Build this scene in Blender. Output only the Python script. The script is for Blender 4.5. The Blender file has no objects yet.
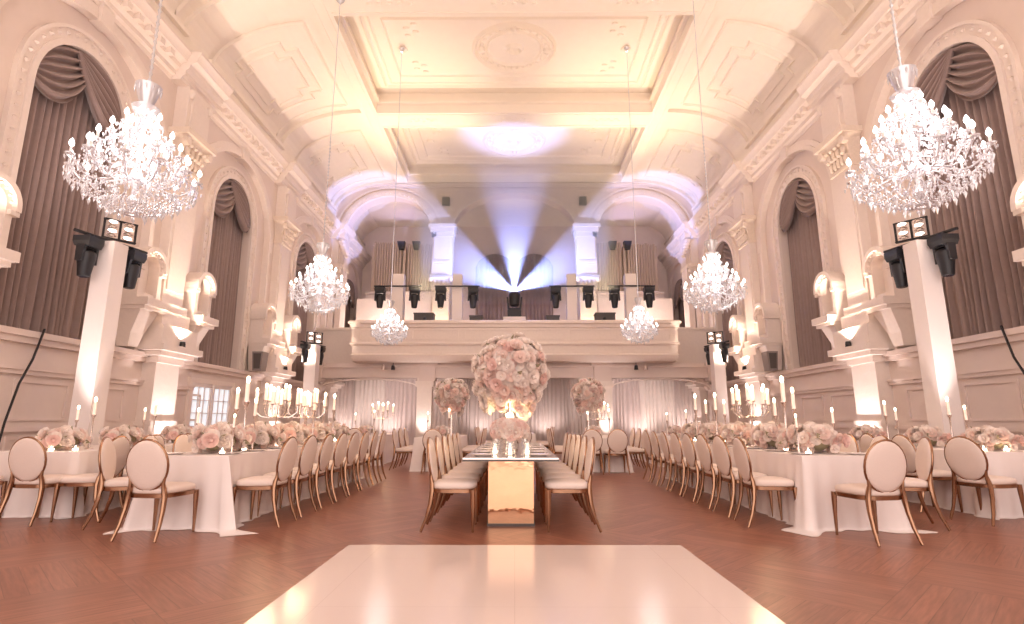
import bpy, math, random
from mathutils import Vector, Matrix
random.seed(7)
PI = math.pi
SC = bpy.context.scene
COL = SC.collection

# ------------------------------------------------------------------ camera, world, exposure, main lights
F = 550.0
cam = bpy.data.cameras.new('camera')
cam.sensor_width = 36.0
cam.lens = F / 1024 * 36.0
cam.clip_end = 200
camo = bpy.data.objects.new('camera', cam)
camo.location = (0, 0, 1.12)
camo.rotation_euler = (PI / 2 + math.atan(109 / F), 0, 2.5 / F)
COL.objects.link(camo)
SC.camera = camo
SC.view_settings.view_transform = 'Standard'
SC.view_settings.look = 'None'
SC.view_settings.gamma = 1.0
SC.view_settings.use_curve_mapping = False
SC.view_settings.exposure = 0.66
W = bpy.data.worlds.new('hall_air')
SC.world = W
W.use_nodes = True
bg = W.node_tree.nodes['Background']
bg.inputs[0].default_value = (1.0, 0.85, 0.80, 1)
bg.inputs[1].default_value = 1.6

WARM = (1.0, 0.79, 0.62)
PINK = (1.0, 0.86, 0.82)
AMBER = (1.0, 0.66, 0.36)
BLUE = (0.33, 0.41, 1.0)


def light(name, kind, loc, energy, color, parent=None, aim=None, size=0.1, spot=60, blend=0.6):
    l = bpy.data.lights.new(name, kind)
    l.energy = energy
    l.color = color
    if kind in ('POINT', 'SPOT'):
        l.shadow_soft_size = size
    if kind == 'SPOT':
        l.spot_size = math.radians(spot)
        l.spot_blend = blend
    o = bpy.data.objects.new(name, l)
    o.location = loc
    if aim is not None:
        o.rotation_euler = Vector(aim).to_track_quat('-Z', 'Y').to_euler()
    COL.objects.link(o)
    if parent:
        o.parent = parent
    return o


# three beams of the moving light on the balcony
for a in (-55, 0, 55):
    r = math.radians(a)
    tilt = -0.06 if a == 0 else 0.50
    light('beam_lamp', 'SPOT', (0.0, 20.42, 5.98), 4300 if a == 0 else 5000, BLUE, aim=(math.sin(r), tilt, math.cos(r)), size=0.03, spot=44 if a == 0 else 38, blend=0.8 if a == 0 else 0.3)


# ------------------------------------------------------------------ materials
def mat(name, color, rough=0.5, metal=0.0, noise=None, bump=0.0, scale=20, spec=0.5, trans=0.0, emit=None, estr=0.0, sheen=0.0, alpha=None):
    m = bpy.data.materials.new(name)
    m.use_nodes = True
    nt = m.node_tree
    b = nt.nodes['Principled BSDF']
    b.inputs['Base Color'].default_value = (*color, 1)
    b.inputs['Roughness'].default_value = rough
    b.inputs['Metallic'].default_value = metal
    b.inputs['Specular IOR Level'].default_value = spec
    b.inputs['Transmission Weight'].default_value = trans
    if sheen:
        b.inputs['Sheen Weight'].default_value = sheen
    if emit:
        b.inputs['Emission Color'].default_value = (*emit, 1)
        b.inputs['Emission Strength'].default_value = estr
        m.cycles.emission_sampling = 'NONE'
    if noise or bump:
        tc = nt.nodes.new('ShaderNodeTexCoord')
        n = nt.nodes.new('ShaderNodeTexNoise')
        n.inputs['Scale'].default_value = scale
        n.inputs['Detail'].default_value = 4
        nt.links.new(tc.outputs['Object'], n.inputs['Vector'])
        if noise:
            mx = nt.nodes.new('ShaderNodeMix')
            mx.data_type = 'RGBA'
            mx.inputs[6].default_value = (*[max(0, c * (1 - noise)) for c in color], 1)
            mx.inputs[7].default_value = (*[min(1, c * (1 + noise)) for c in color], 1)
            nt.links.new(n.outputs['Fac'], mx.inputs[0])
            nt.links.new(mx.outputs[2], b.inputs['Base Color'])
        if bump:
            bp = nt.nodes.new('ShaderNodeBump')
            bp.inputs['Strength'].default_value = bump
            bp.inputs['Distance'].default_value = 0.02
            nt.links.new(n.outputs['Fac'], bp.inputs['Height'])
            nt.links.new(bp.outputs['Normal'], b.inputs['Normal'])
    return m


def petal(name, color):
    m = bpy.data.materials.new(name)
    m.use_nodes = True
    nt = m.node_tree
    nt.nodes.clear()
    out = nt.nodes.new('ShaderNodeOutputMaterial')
    d = nt.nodes.new('ShaderNodeBsdfDiffuse')
    t = nt.nodes.new('ShaderNodeBsdfTranslucent')
    mx = nt.nodes.new('ShaderNodeMixShader')
    mx.inputs[0].default_value = 0.42
    for n in (d, t):
        n.inputs[0].default_value = (*color, 1)
    nt.links.new(d.outputs[0], mx.inputs[1])
    nt.links.new(t.outputs[0], mx.inputs[2])
    nt.links.new(mx.outputs[0], out.inputs[0])
    return m


M = {}
M['wall'] = mat('cream_pink_plaster', (0.76, 0.645, 0.585), 0.6, noise=0.05, bump=0.15, scale=3)
M['trim'] = mat('cream_plaster_moulding', (0.83, 0.725, 0.66), 0.55, noise=0.05, bump=0.25, scale=12)
M['dado'] = mat('pale_stone_dado', (0.77, 0.65, 0.595), 0.5, noise=0.07, bump=0.1, scale=2)
M['ceiling'] = mat('cream_ceiling_plaster', (0.88, 0.79, 0.69), 0.7, noise=0.03, bump=0.1, scale=4)
M['gilt'] = mat('pale_gilt_plaster', (0.84, 0.72, 0.62), 0.45, noise=0.1, bump=0.3, scale=20)
M['curtain'] = mat('taupe_velvet', (0.31, 0.225, 0.205), 0.8, noise=0.12, scale=8, sheen=0.3)
M['drape'] = mat('pale_mauve_drape', (0.56, 0.45, 0.42), 0.8, noise=0.08, scale=6)
M['drape2'] = mat('light_sheer_drape', (0.68, 0.58, 0.53), 0.8, noise=0.08, scale=6)
M['drape3'] = mat('dusty_rose_drape', (0.53, 0.435, 0.40), 0.8, noise=0.08, scale=6)
M['organ'] = mat('organ_pipe_panel', (0.55, 0.43, 0.33), 0.5, noise=0.06, scale=5)
M['gold'] = mat('rose_gold_metal', (0.37, 0.21, 0.13), 0.24, metal=1.0)
M['goldm'] = mat('gold_mirror', (0.80, 0.47, 0.28), 0.06, metal=1.0, bump=0.3, scale=2.5, noise=0.15)
M['cushion'] = mat('cream_cushion', (0.80, 0.67, 0.60), 0.75, noise=0.03, bump=0.05, scale=60)
M['cloth'] = mat('white_table_linen', (0.86, 0.77, 0.74), 0.75, noise=0.03, scale=5)
M['sleeve'] = mat('white_truss_sleeve', (0.82, 0.74, 0.71), 0.55)
M['black'] = mat('black_fixture', (0.012, 0.012, 0.016), 0.45)
M['midgrey'] = mat('grey_cabinet', (0.30, 0.25, 0.23), 0.6)
M['darkgrey'] = mat('dark_grey_box', (0.10, 0.085, 0.08), 0.5)
M['lens'] = mat('dark_lens', (0.03, 0.03, 0.05), 0.1)
M['bulb'] = mat('lit_bulb', (1, 0.96, 0.92), 0.3, emit=(1.0, 0.93, 0.88), estr=4.5)
M['lampglow'] = mat('lit_lamp_face', (1, 0.96, 0.92), 0.3, emit=(1.0, 0.93, 0.88), estr=3)
M['warmglow'] = mat('added_warm_glow', (1, 0.9, 0.7), 0.3, emit=(1.0, 0.80, 0.50), estr=12)
M['beamface'] = mat('beam_lens', (0.7, 0.8, 1), 0.3, emit=(0.6, 0.7, 1.0), estr=40)
M['flame'] = mat('candle_flame', (1, 0.8, 0.5), 0.4, emit=(1.0, 0.78, 0.55), estr=9)
M['wax'] = mat('ivory_wax', (0.93, 0.84, 0.76), 0.5, emit=(1.0, 0.72, 0.5), estr=0.2)  # faint glow put into the wax colour, as though lit by its flame
M['silver'] = mat('silver_metal', (0.86, 0.80, 0.77), 0.2, metal=1.0)
M['mirror'] = mat('mirror_table_top', (0.80, 0.74, 0.70), 0.05, metal=1.0)
M['edge'] = mat('dark_table_edge', (0.10, 0.075, 0.065), 0.3)
M['rose'] = petal('blush_petal', (0.95, 0.80, 0.74))
M['ivory'] = petal('ivory_petal', (0.97, 0.89, 0.84))
M['pink'] = petal('pink_petal', (0.93, 0.73, 0.68))
M['leaf'] = mat('muted_leaf', (0.36, 0.32, 0.20), 0.6, noise=0.2, scale=10)
M['porcelain'] = mat('white_porcelain', (0.86, 0.78, 0.75), 0.15)
M['dance'] = None


def mk_glass(name, tint=(1, 1, 1), mixv=0.35, rough=0.02):
    m = bpy.data.materials.new(name)
    m.use_nodes = True
    nt = m.node_tree
    nt.nodes.clear()
    out = nt.nodes.new('ShaderNodeOutputMaterial')
    tr = nt.nodes.new('ShaderNodeBsdfTransparent')
    gl = nt.nodes.new('ShaderNodeBsdfGlossy')
    gl.inputs['Roughness'].default_value = rough
    tr.inputs[0].default_value = (*tint, 1)
    mx = nt.nodes.new('ShaderNodeMixShader')
    mx.inputs[0].default_value = mixv
    nt.links.new(tr.outputs[0], mx.inputs[1])
    nt.links.new(gl.outputs[0], mx.inputs[2])
    nt.links.new(mx.outputs[0], out.inputs[0])
    return m


M['glass'] = mk_glass('clear_glass', mixv=0.22)


def mk_crystal():
    m = bpy.data.materials.new('cut_crystal')
    m.use_nodes = True
    nt = m.node_tree
    nt.nodes.clear()
    out = nt.nodes.new('ShaderNodeOutputMaterial')
    gl = nt.nodes.new('ShaderNodeBsdfGlossy')
    gl.inputs['Roughness'].default_value = 0.08
    tl = nt.nodes.new('ShaderNodeBsdfTranslucent')
    tl.inputs[0].default_value = (0.92, 0.91, 0.95, 1)
    df = nt.nodes.new('ShaderNodeBsdfDiffuse')
    df.inputs[0].default_value = (0.92, 0.91, 0.95, 1)
    m1 = nt.nodes.new('ShaderNodeMixShader')
    m1.inputs[0].default_value = 0.5
    m2 = nt.nodes.new('ShaderNodeMixShader')
    m2.inputs[0].default_value = 0.4
    nt.links.new(tl.outputs[0], m1.inputs[1])
    nt.links.new(df.outputs[0], m1.inputs[2])
    nt.links.new(m1.outputs[0], m2.inputs[1])
    nt.links.new(gl.outputs[0], m2.inputs[2])
    nt.links.new(m2.outputs[0], out.inputs[0])
    return m


M['crystal'] = mk_crystal()


def mk_floor():
    m = bpy.data.materials.new('reddish_oak_parquet')
    m.use_nodes = True
    nt = m.node_tree
    b = nt.nodes['Principled BSDF']
    tc = nt.nodes.new('ShaderNodeTexCoord')
    mp = nt.nodes.new('ShaderNodeMapping')
    mp.inputs['Rotation'].default_value = (0, 0, math.radians(45))
    L = nt.links.new
    L(tc.outputs['Object'], mp.inputs[0])
    ck = nt.nodes.new('ShaderNodeTexChecker')
    ck.inputs['Scale'].default_value = 1.0
    L(mp.outputs[0], ck.inputs['Vector'])
    cols = []
    for rot in (0, 90):
        m2 = nt.nodes.new('ShaderNodeMapping')
        m2.inputs['Rotation'].default_value = (0, 0, math.radians(rot))
        L(mp.outputs[0], m2.inputs[0])
        br = nt.nodes.new('ShaderNodeTexBrick')
        br.offset = 0
        br.inputs['Scale'].default_value = 1.0
        br.inputs['Brick Width'].default_value = 1.0
        br.inputs['Row Height'].default_value = 0.125
        br.inputs['Mortar Size'].default_value = 0.003
        br.inputs['Color1'].default_value = (0.335, 0.138, 0.088, 1)
        br.inputs['Color2'].default_value = (0.265, 0.106, 0.068, 1)
        br.inputs['Mortar'].default_value = (0.18, 0.07, 0.045, 1)
        L(m2.outputs[0], br.inputs['Vector'])
        nz = nt.nodes.new('ShaderNodeTexNoise')
        m3 = nt.nodes.new('ShaderNodeMapping')
        m3.inputs['Scale'].default_value = (1.2, 14, 1)
        nz.inputs['Scale'].default_value = 3
        nz.inputs['Detail'].default_value = 6
        L(m2.outputs[0], m3.inputs[0])
        L(m3.outputs[0], nz.inputs['Vector'])
        mo = nt.nodes.new('ShaderNodeMix')
        mo.data_type = 'RGBA'
        mo.blend_type = 'OVERLAY'
        mo.inputs[0].default_value = 0.55
        L(br.outputs['Color'], mo.inputs[6])
        L(nz.outputs['Fac'], mo.inputs[7])
        cols.append(mo)
    mx = nt.nodes.new('ShaderNodeMix')
    mx.data_type = 'RGBA'
    L(ck.outputs['Fac'], mx.inputs[0])
    L(cols[0].outputs[2], mx.inputs[6])
    L(cols[1].outputs[2], mx.inputs[7])
    L(mx.outputs[2], b.inputs['Base Color'])
    b.inputs['Roughness'].default_value = 0.34
    return m


M['floor'] = mk_floor()


def mk_dance():
    m = bpy.data.materials.new('white_gloss_dance_floor')
    m.use_nodes = True
    nt = m.node_tree
    b = nt.nodes['Principled BSDF']
    tc = nt.nodes.new('ShaderNodeTexCoord')
    br = nt.nodes.new('ShaderNodeTexBrick')
    br.offset = 0
    br.inputs['Scale'].default_value = 1.0
    br.inputs['Brick Width'].default_value = 1.2
    br.inputs['Row Height'].default_value = 1.2
    br.inputs['Mortar Size'].default_value = 0.002
    br.inputs['Color1'].default_value = (0.80, 0.67, 0.62, 1)
    br.inputs['Color2'].default_value = (0.80, 0.67, 0.62, 1)
    br.inputs['Mortar'].default_value = (0.70, 0.57, 0.52, 1)
    nt.links.new(tc.outputs['Object'], br.inputs['Vector'])
    nt.links.new(br.outputs['Color'], b.inputs['Base Color'])
    b.inputs['Roughness'].default_value = 0.15
    return m


M['dance'] = mk_dance()


# ------------------------------------------------------------------ mesh helpers
class MB:
    def __init__(s):
        s.v = []
        s.f = []

    def add(s, vs, fs):
        n = len(s.v)
        s.v.extend([tuple(p) for p in vs])
        s.f.extend([tuple(i + n for i in f) for f in fs])

    def quad(s, a, b, c, d):
        s.add([a, b, c, d], [(0, 1, 2, 3)])

    def box(s, x0, x1, y0, y1, z0, z1, fn=None):
        vs = [(x, y, z) for x in (x0, x1) for y in (y0, y1) for z in (z0, z1)]
        if fn:
            vs = [fn(*p) for p in vs]
        s.add(vs, [(0, 1, 3, 2), (4, 6, 7, 5), (0, 4, 5, 1), (2, 3, 7, 6), (0, 2, 6, 4), (1, 5, 7, 3)])

    def frus(s, a, b):
        # a, b: (x0,x1,y0,y1,z) lower and upper rectangle
        vs = []
        for q in (a, b):
            x0, x1, y0, y1, z = q
            vs += [(x0, y0, z), (x1, y0, z), (x1, y1, z), (x0, y1, z)]
        s.add(vs, [(3, 2, 1, 0), (4, 5, 6, 7), (0, 1, 5, 4), (1, 2, 6, 5), (2, 3, 7, 6), (3, 0, 4, 7)])

    def grid(s, fn, nu, nv, closeu=False):
        vs = []
        for j in range(nv + 1):
            for i in range(nu + (0 if closeu else 1)):
                vs.append(fn(i / nu, j / nv))
        w = nu if closeu else nu + 1
        fs = []
        for j in range(nv):
            for i in range(nu):
                i2 = (i + 1) % w
                fs.append((j * w + i, j * w + i2, (j + 1) * w + i2, (j + 1) * w + i))
        s.add(vs, fs)

    def lathe(s, prof, seg=12, o=(0, 0, 0), fn=None):
        vs = []
        for r, z in prof:
            for k in range(seg):
                a = 2 * PI * k / seg
                p = (o[0] + r * math.cos(a), o[1] + r * math.sin(a), o[2] + z)
                vs.append(fn(*p) if fn else p)
        fs = []
        for j in range(len(prof) - 1):
            for k in range(seg):
                k2 = (k + 1) % seg
                fs.append((j * seg + k, j * seg + k2, (j + 1) * seg + k2, (j + 1) * seg + k))
        if prof[0][0] > 1e-4:
            fs.append(tuple(range(seg - 1, -1, -1)))
        if prof[-1][0] > 1e-4:
            fs.append(tuple((len(prof) - 1) * seg + k for k in range(seg)))
        s.add(vs, fs)

    def tube(s, pts, r, seg=6, closed=False):
        P = [Vector(p) for p in pts]
        n = len(P)
        R = r if isinstance(r, (list, tuple)) else [r] * n
        vs = []
        up = None
        for i in range(n):
            if closed:
                t = P[(i + 1) % n] - P[i - 1]
            else:
                t = P[min(i + 1, n - 1)] - P[max(i - 1, 0)]
            if t.length < 1e-9:
                t = Vector((0, 0, 1))
            t.normalize()
            if up is None:
                ref = Vector((0, 0, 1)) if abs(t.z) < 0.9 else Vector((1, 0, 0))
                up = (ref - t * ref.dot(t)).normalized()
            else:
                up = (up - t * up.dot(t))
                if up.length < 1e-6:
                    up = t.orthogonal()
                up.normalize()
            bi = t.cross(up)
            for k in range(seg):
                a = 2 * PI * k / seg
                vs.append(P[i] + (up * math.cos(a) + bi * math.sin(a)) * R[i])
        fs = []
        for j in range(n if closed else n - 1):
            j2 = (j + 1) % n
            for k in range(seg):
                k2 = (k + 1) % seg
                fs.append((j * seg + k, j * seg + k2, j2 * seg + k2, j2 * seg + k))
        if not closed:
            fs.append(tuple(range(seg - 1, -1, -1)))
            fs.append(tuple((n - 1) * seg + k for k in range(seg)))
        s.add(vs, fs)

    def octa(s, c, rx, rz, top=None, n=4):
        x, y, z = c
        top = rz if top is None else top
        vs = [(x, y, z + top)] + [(x + rx * math.cos(2 * PI * k / n), y + rx * math.sin(2 * PI * k / n), z) for k in range(n)] + [(x, y, z - rz)]
        fs = [(0, 1 + k, 1 + (k + 1) % n) for k in range(n)] + [(n + 1, 1 + (k + 1) % n, 1 + k) for k in range(n)]
        s.add(vs, fs)

    def ball(s, c, r, seg=8, rings=5, sx=1, sy=1, sz=1):
        prof = [(r * math.sin(PI * j / rings), -r * math.cos(PI * j / rings)) for j in range(rings + 1)]
        s.lathe(prof, seg, fn=lambda x, y, z: (c[0] + x * sx, c[1] + y * sy, c[2] + z * sz))

    def extrude(s, prof, fn, t0, t1):
        # prof: open polyline of 2D points (closed by its ends as caps)
        n = len(prof)
        vs = [fn(p, t0) for p in prof] + [fn(p, t1) for p in prof]
        fs = [(i, i + 1, n + i + 1, n + i) for i in range(n - 1)]
        fs += [tuple(range(n)), tuple(range(2 * n - 1, n - 1, -1))]
        fs.append((n - 1, 0, n, 2 * n - 1))
        s.add(vs, fs)

    def mesh(s, name, m, smooth=True, ang=35):
        me = bpy.data.meshes.new(name)
        me.from_pydata(s.v, [], s.f)
        me.materials.append(m)
        if smooth:
            me.polygons.foreach_set('use_smooth', [True] * len(me.polygons))
            me.set_sharp_from_angle(angle=math.radians(ang))
        me.update()
        return me

    def build(s, name, m, parent=None, smooth=True, ang=35):
        return link(name, s.mesh(name, m, smooth, ang), parent)


def link(name, me, parent=None, loc=None, rot=None, scale=None):
    o = bpy.data.objects.new(name, me)
    COL.objects.link(o)
    if parent:
        o.parent = parent
    if loc is not None:
        o.location = loc
    if rot is not None:
        o.rotation_euler = rot
    if scale is not None:
        o.scale = (scale,) * 3 if isinstance(scale, (int, float)) else scale
    return o


def tag(o, label, cat, group=None, kind=None):
    o['label'] = label
    o['category'] = cat
    if group:
        o['group'] = group
    if kind:
        o['kind'] = kind
    return o


def thing(name, label, cat, loc=(0, 0, 0), rz=0, group=None, scale=None):
    o = link(name, None, None, loc, (0, 0, rz), scale)
    return tag(o, label, cat, group)


def struct(name, mb, m, smooth=True):
    o = mb.build(name, m, None, smooth)
    o['kind'] = 'structure'
    return o


def copy_tree(o, parent=None):
    c = o.copy()
    COL.objects.link(c)
    if parent:
        c.parent = parent
    for ch in list(KIDS.get(o.name, ())):
        copy_tree(ch, c)
    return c


KIDS = {}


def remember(root):
    # children lists once, so copying stays quick
    allo = [root] + list(root.children_recursive)
    for o in allo:
        KIDS[o.name] = list(o.children)


def place(proto, used, loc, rz, label, group=None, scale=None, cat=None):
    if not used[0]:
        o = proto
        used[0] = True
    else:
        o = copy_tree(proto)
    o.location = loc
    o.rotation_euler = (0, 0, rz)
    if scale is not None:
        o.scale = (scale,) * 3
    o['label'] = label
    if group:
        o['group'] = group
    return o


ORD = ['first', 'second', 'third', 'fourth', 'fifth', 'sixth', 'seventh', 'eighth', 'ninth', 'tenth', 'eleventh', 'twelfth']


# arched openings. Mp maps (u along the wall, w height, d depth into the room) to the world
def arch_pts(uc, a, ws, rise, n=24):
    return [(uc - a * math.cos(PI * i / n), ws + rise * math.sin(PI * i / n)) for i in range(n + 1)]


def arch_panel(mb, Mp, u0, u1, w0, w1, uc, a, wb, ws, rise, d0, d1, n=24):
    Q = lambda ua, ub, wa, wb_: mb.quad(Mp(ua, wa, d0), Mp(ub, wa, d0), Mp(ub, wb_, d0), Mp(ua, wb_, d0))
    if u0 < uc - a:
        Q(u0, uc - a, w0, w1)
    if u1 > uc + a:
        Q(uc + a, u1, w0, w1)
    if wb > w0:
        Q(uc - a, uc + a, w0, wb)
    A = arch_pts(uc, a, ws, rise, n)
    for p, q in zip(A, A[1:]):
        mb.quad(Mp(p[0], p[1], d0), Mp(q[0], q[1], d0), Mp(q[0], w1, d0), Mp(p[0], w1, d0))
    path = [(uc - a, wb)] + A + [(uc + a, wb)]
    for p, q in zip(path, path[1:]):
        mb.quad(Mp(p[0], p[1], d0), Mp(q[0], q[1], d0), Mp(q[0], q[1], d1), Mp(p[0], p[1], d1))
    mb.quad(Mp(uc - a, wb, d0), Mp(uc + a, wb, d0), Mp(uc + a, wb, d1), Mp(uc - a, wb, d1))


def arch_band(mb, Mp, uc, a0, a1, wb, ws, r0, r1, d0, d1, n=24):
    I = [(uc - a0, wb)] + arch_pts(uc, a0, ws, r0, n) + [(uc + a0, wb)]
    O = [(uc - a1, wb)] + arch_pts(uc, a1, ws, r1, n) + [(uc + a1, wb)]
    for i in range(len(I) - 1):
        a, b, c, d = I[i], I[i + 1], O[i + 1], O[i]
        mb.quad(Mp(*a, d1), Mp(*b, d1), Mp(*c, d1), Mp(*d, d1))
        mb.quad(Mp(*a, d0), Mp(*b, d0), Mp(*b, d1), Mp(*a, d1))
        mb.quad(Mp(*d, d0), Mp(*c, d0), Mp(*c, d1), Mp(*d, d1))
    for i in (0, -1):
        mb.quad(Mp(*I[i], d0), Mp(*O[i], d0), Mp(*O[i], d1), Mp(*I[i], d1))


def arch_beads(mb, Mp, uc, a, wb, ws, r, d, step=0.2, size=0.06, jamb=True):
    pts = arch_pts(uc, a, ws, r, 60)
    if jamb:
        pts = [(uc - a, wb + (ws - wb) * i / 60) for i in range(60)] + pts + [(uc + a, ws - (ws - wb) * i / 60) for i in range(1, 61)]
    acc = 0
    for p, q in zip(pts, pts[1:]):
        acc += math.hypot(q[0] - p[0], q[1] - p[1])
        if acc > step:
            acc = 0
            c = Mp(q[0], q[1], d)
            mb.octa(c, size, size, n=5)


# ------------------------------------------------------------------ room shell
HW = 8.0
Y0, Y1 = -4.0, 28.0
BAY = 5.65
WIN = [3.7 + BAY * k for k in range(5)]
PIL = [6.55 + BAY * k for k in range(4)]
CZ = 11.6

mb = MB()
mb.box(-HW - 0.6, HW + 0.6, Y0, Y1 + 0.4, -0.2, 0)
struct('floor', mb, M['floor'])

trim_n = [0]


def trim(mb, m=None):
    trim_n[0] += 1
    return struct('trim_%d' % trim_n[0], mb, m or M['trim'])


for s in (-1, 1):
    side = 'left' if s < 0 else 'right'
    Ms = lambda u, w, d, s=s: (s * (HW - d), u, w)
    mb = MB()
    ys = [Y0] + [p for p in PIL] + [Y1]
    bays = [(Y0, 0.9, -1.55)] + [(c - BAY / 2, min(c + BAY / 2, Y1), c) for c in WIN]
    for (ya, yb, yc) in bays:
        if yc < 1:
            mb.quad(Ms(ya, 0, 0), Ms(yb, 0, 0), Ms(yb, 10.3, 0), Ms(ya, 10.3, 0))
            continue
        a2 = min(2.12, yb - yc - 0.02)
        arch_panel(mb, Ms, ya, yb, 2.55, 10.3, yc, a2, 2.55, 6.85, 1.9, 0, -0.14)
        arch_panel(mb, Ms, yc - a2 - .05, yc + a2 + .05, 2.55, 9.0, yc, 1.07, 2.55, 6.8, 1.18, -0.14, -0.6)
        mb.quad(Ms(ya, 0, 0), Ms(yb, 0, 0), Ms(yb, 2.55, 0), Ms(ya, 2.55, 0))
        # closing wall behind the curtain
        mb.quad(Ms(yc - 1.3, 2.3, -0.6), Ms(yc + 1.3, 2.3, -0.6), Ms(yc + 1.3, 8.2, -0.6), Ms(yc - 1.3, 8.2, -0.6))
    struct('wall_' + side, mb, M['wall'])

    # window surrounds and blind arches
    mb = MB()
    for yc in WIN[:4]:
        arch_band(mb, Ms, yc, 1.07, 1.18, 2.55, 6.8, 1.18, 1.29, -0.14, -0.06)
        arch_band(mb, Ms, yc, 1.18, 1.36, 2.55, 6.8, 1.29, 1.47, -0.14, -0.10)
        arch_band(mb, Ms, yc, 1.36, 1.42, 2.55, 6.8, 1.47, 1.53, -0.14, -0.05)
        arch_beads(mb, Ms, yc, 1.27, 2.6, 6.8, 1.38, -0.10, 0.16, 0.05)
        arch_band(mb, Ms, yc, 2.04, 2.16, 2.55, 6.85, 1.82, 1.94, -0.14, 0.05)
        arch_band(mb, Ms, yc, 2.16, 2.34, 6.5, 6.85, 1.94, 2.08, -0.02, 0.025)
        # keystone scroll
        mb.box(-0.14, 0.10, yc - 0.16, yc + 0.16, 8.62, 9.0, fn=lambda d, y, z, s=s: (s * (HW - d), y, z))
    trim(mb)

    # cornice with breakouts
    prof = [(-0.3, 8.92), (0.03, 8.92), (0.05, 9.0), (0.12, 9.03), (0.12, 9.14), (0.20, 9.2), (0.22, 9.3), (0.36, 9.36), (0.38, 9.48), (0.44, 9.56), (0.44, 9.62), (0.02, 9.66), (-0.3, 9.66)]
    mb = MB()
    segs = []
    y = Y0
    for p in [0.9] + PIL:
        segs += [(y, p - 0.75, 0.0), (p - 0.75, p + 0.75, 0.22), ]
        y = p + 0.75
    segs += [(y, Y1, 0.0)]
    for (ya, yb, off) in segs:
        mb.extrude(prof, lambda p, t, off=off, s=s: (s * (HW - p[0] - (off if p[0] > -0.2 else 0)), t, p[1]), ya, yb)
    y = 5.0
    while y < 23:
        if min(abs(y - p) for p in PIL) > 0.95:
            mb.box(0.1, 0.33, y - 0.07, y + 0.07, 9.2, 9.34, fn=lambda d, yy, z, s=s: (s * (HW - d), yy, z))
        y += 0.35
    trim(mb)
    # frieze line under the cornice
    mb = MB()
    prof2 = [(-0.02, 8.7), (0.05, 8.72), (0.05, 8.78), (-0.02, 8.8)]
    for c in WIN:
        for (ya, yb) in ((c - BAY / 2 + .5, c - 0.8), (c + 0.8, min(Y1, c + BAY / 2 - .5))):
            pass
    # dado mouldings
    for z0, z1, dd in ((2.36, 2.46, 0.10), (2.46, 2.56, 0.16), (1.86, 1.93, 0.06), (1.93, 1.98, 0.09), (0.95, 1.03, 0.06), (0, 0.22, 0.06)):
        segs = [(Y0, Y1)]
        if s < 0 and z1 < 2.2:
            segs = [(Y0, 13.7), (16.0, Y1)]
        for ya, yb in segs:
            mb.box(-0.05, dd, ya, yb, z0, z1, fn=lambda d, yy, z, s=s: (s * (HW - d), yy, z))
    # framed panels on the dado
    for c in WIN:
        for yo in (-1.45, 0.0, 1.45):
            if s < 0 and abs(c - 15) < 0.2 and yo > -1.4:
                continue
            ya, yb = c + yo - 0.55, c + yo + 0.55
            for (z0, z1) in ((1.12, 1.78), (0.32, 0.88)):
                for (p, q, r, t) in ((ya, yb, z1 - 0.05, z1), (ya, yb, z0, z0 + .05), (ya, ya + .05, z0 + .05, z1 - .05), (yb - .05, yb, z0 + .05, z1 - .05)):
                    mb.box(-0.02, 0.03, p, q, r, t, fn=lambda d, yy, z, s=s: (s * (HW - d), yy, z))
    trim(mb, M['dado'])

    # pilasters with capitals, lower piers, ledges and arched niches
    for k, p in enumerate(PIL):
        fn = lambda d, yy, z, s=s: (s * (HW - d), yy, z)
        mb = MB()
        mb.box(-.1, 0.30, p - .42, p + .42, 0, 2.5, fn)
        mb.box(-.1, 0.36, p - .47, p + .47, 0, 0.3, fn)
        mb.box(-.1, 0.36, p - .47, p + .47, 1.02, 1.12, fn)
        mb.box(-.1, 0.36, p - .47, p + .47, 2.36, 2.5, fn)
        mb.box(-.1, 0.50, p - .62, p + .62, 2.5, 2.6, fn)
        mb.box(-.1, 0.62, p - .74, p + .74, 2.6, 2.74, fn)
        mb.box(-.1, 0.50, p - .64, p + .64, 2.74, 3.16, fn)
        mb.box(-.1, 0.36, p - .5, p + .5, 3.16, 3.5, fn)
        mb.box(-.1, 0.30, p - .46, p + .46, 3.5, 3.7, fn)
        mb.box(-.1, 0.22, p - .38, p + .38, 3.7, 6.95, fn)
        mb.box(-.1, 0.25, p - .30, p + .30, 4.0, 6.6, fn)
        trim(mb)
        # capital
        mb = MB()
        mb.box(-.1, 0.27, p - .42, p + .42, 6.92, 7.0, fn)
        vs = []
        for (d, h, z) in ((0.22, 0.37, 7.0), (0.25, 0.39, 7.3), (0.34, 0.46, 7.58), (0.44, 0.54, 7.66)):
            vs.append((d, h, z))
        for (d, h, z), (d2, h2, z2) in zip(vs, vs[1:]):
            a = [fn(-.1, p - h, z), fn(d, p - h, z), fn(d, p + h, z), fn(-.1, p + h, z)]
            b = [fn(-.1, p - h2, z2), fn(d2, p - h2, z2), fn(d2, p + h2, z2), fn(-.1, p + h2, z2)]
            mb.add(a + b, [(0, 1, 5, 4), (1, 2, 6, 5), (2, 3, 7, 6), (4, 5, 6, 7), (0, 3, 2, 1)])
        for row, (z, n_) in enumerate(((7.14, 5), (7.36, 4))):
            for i in range(n_):
                yy = p - .36 + .72 * (i + .5) / n_
                c = fn(0.27 + .04 * row, yy, z)
                mb.ball(c, 0.09, 6, 4, 0.7, 0.8, 1.5)
                mb.ball((c[0] - s * 0.07, c[1], c[2] + 0.12), 0.06, 6, 4, 1, 1, .8)
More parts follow.
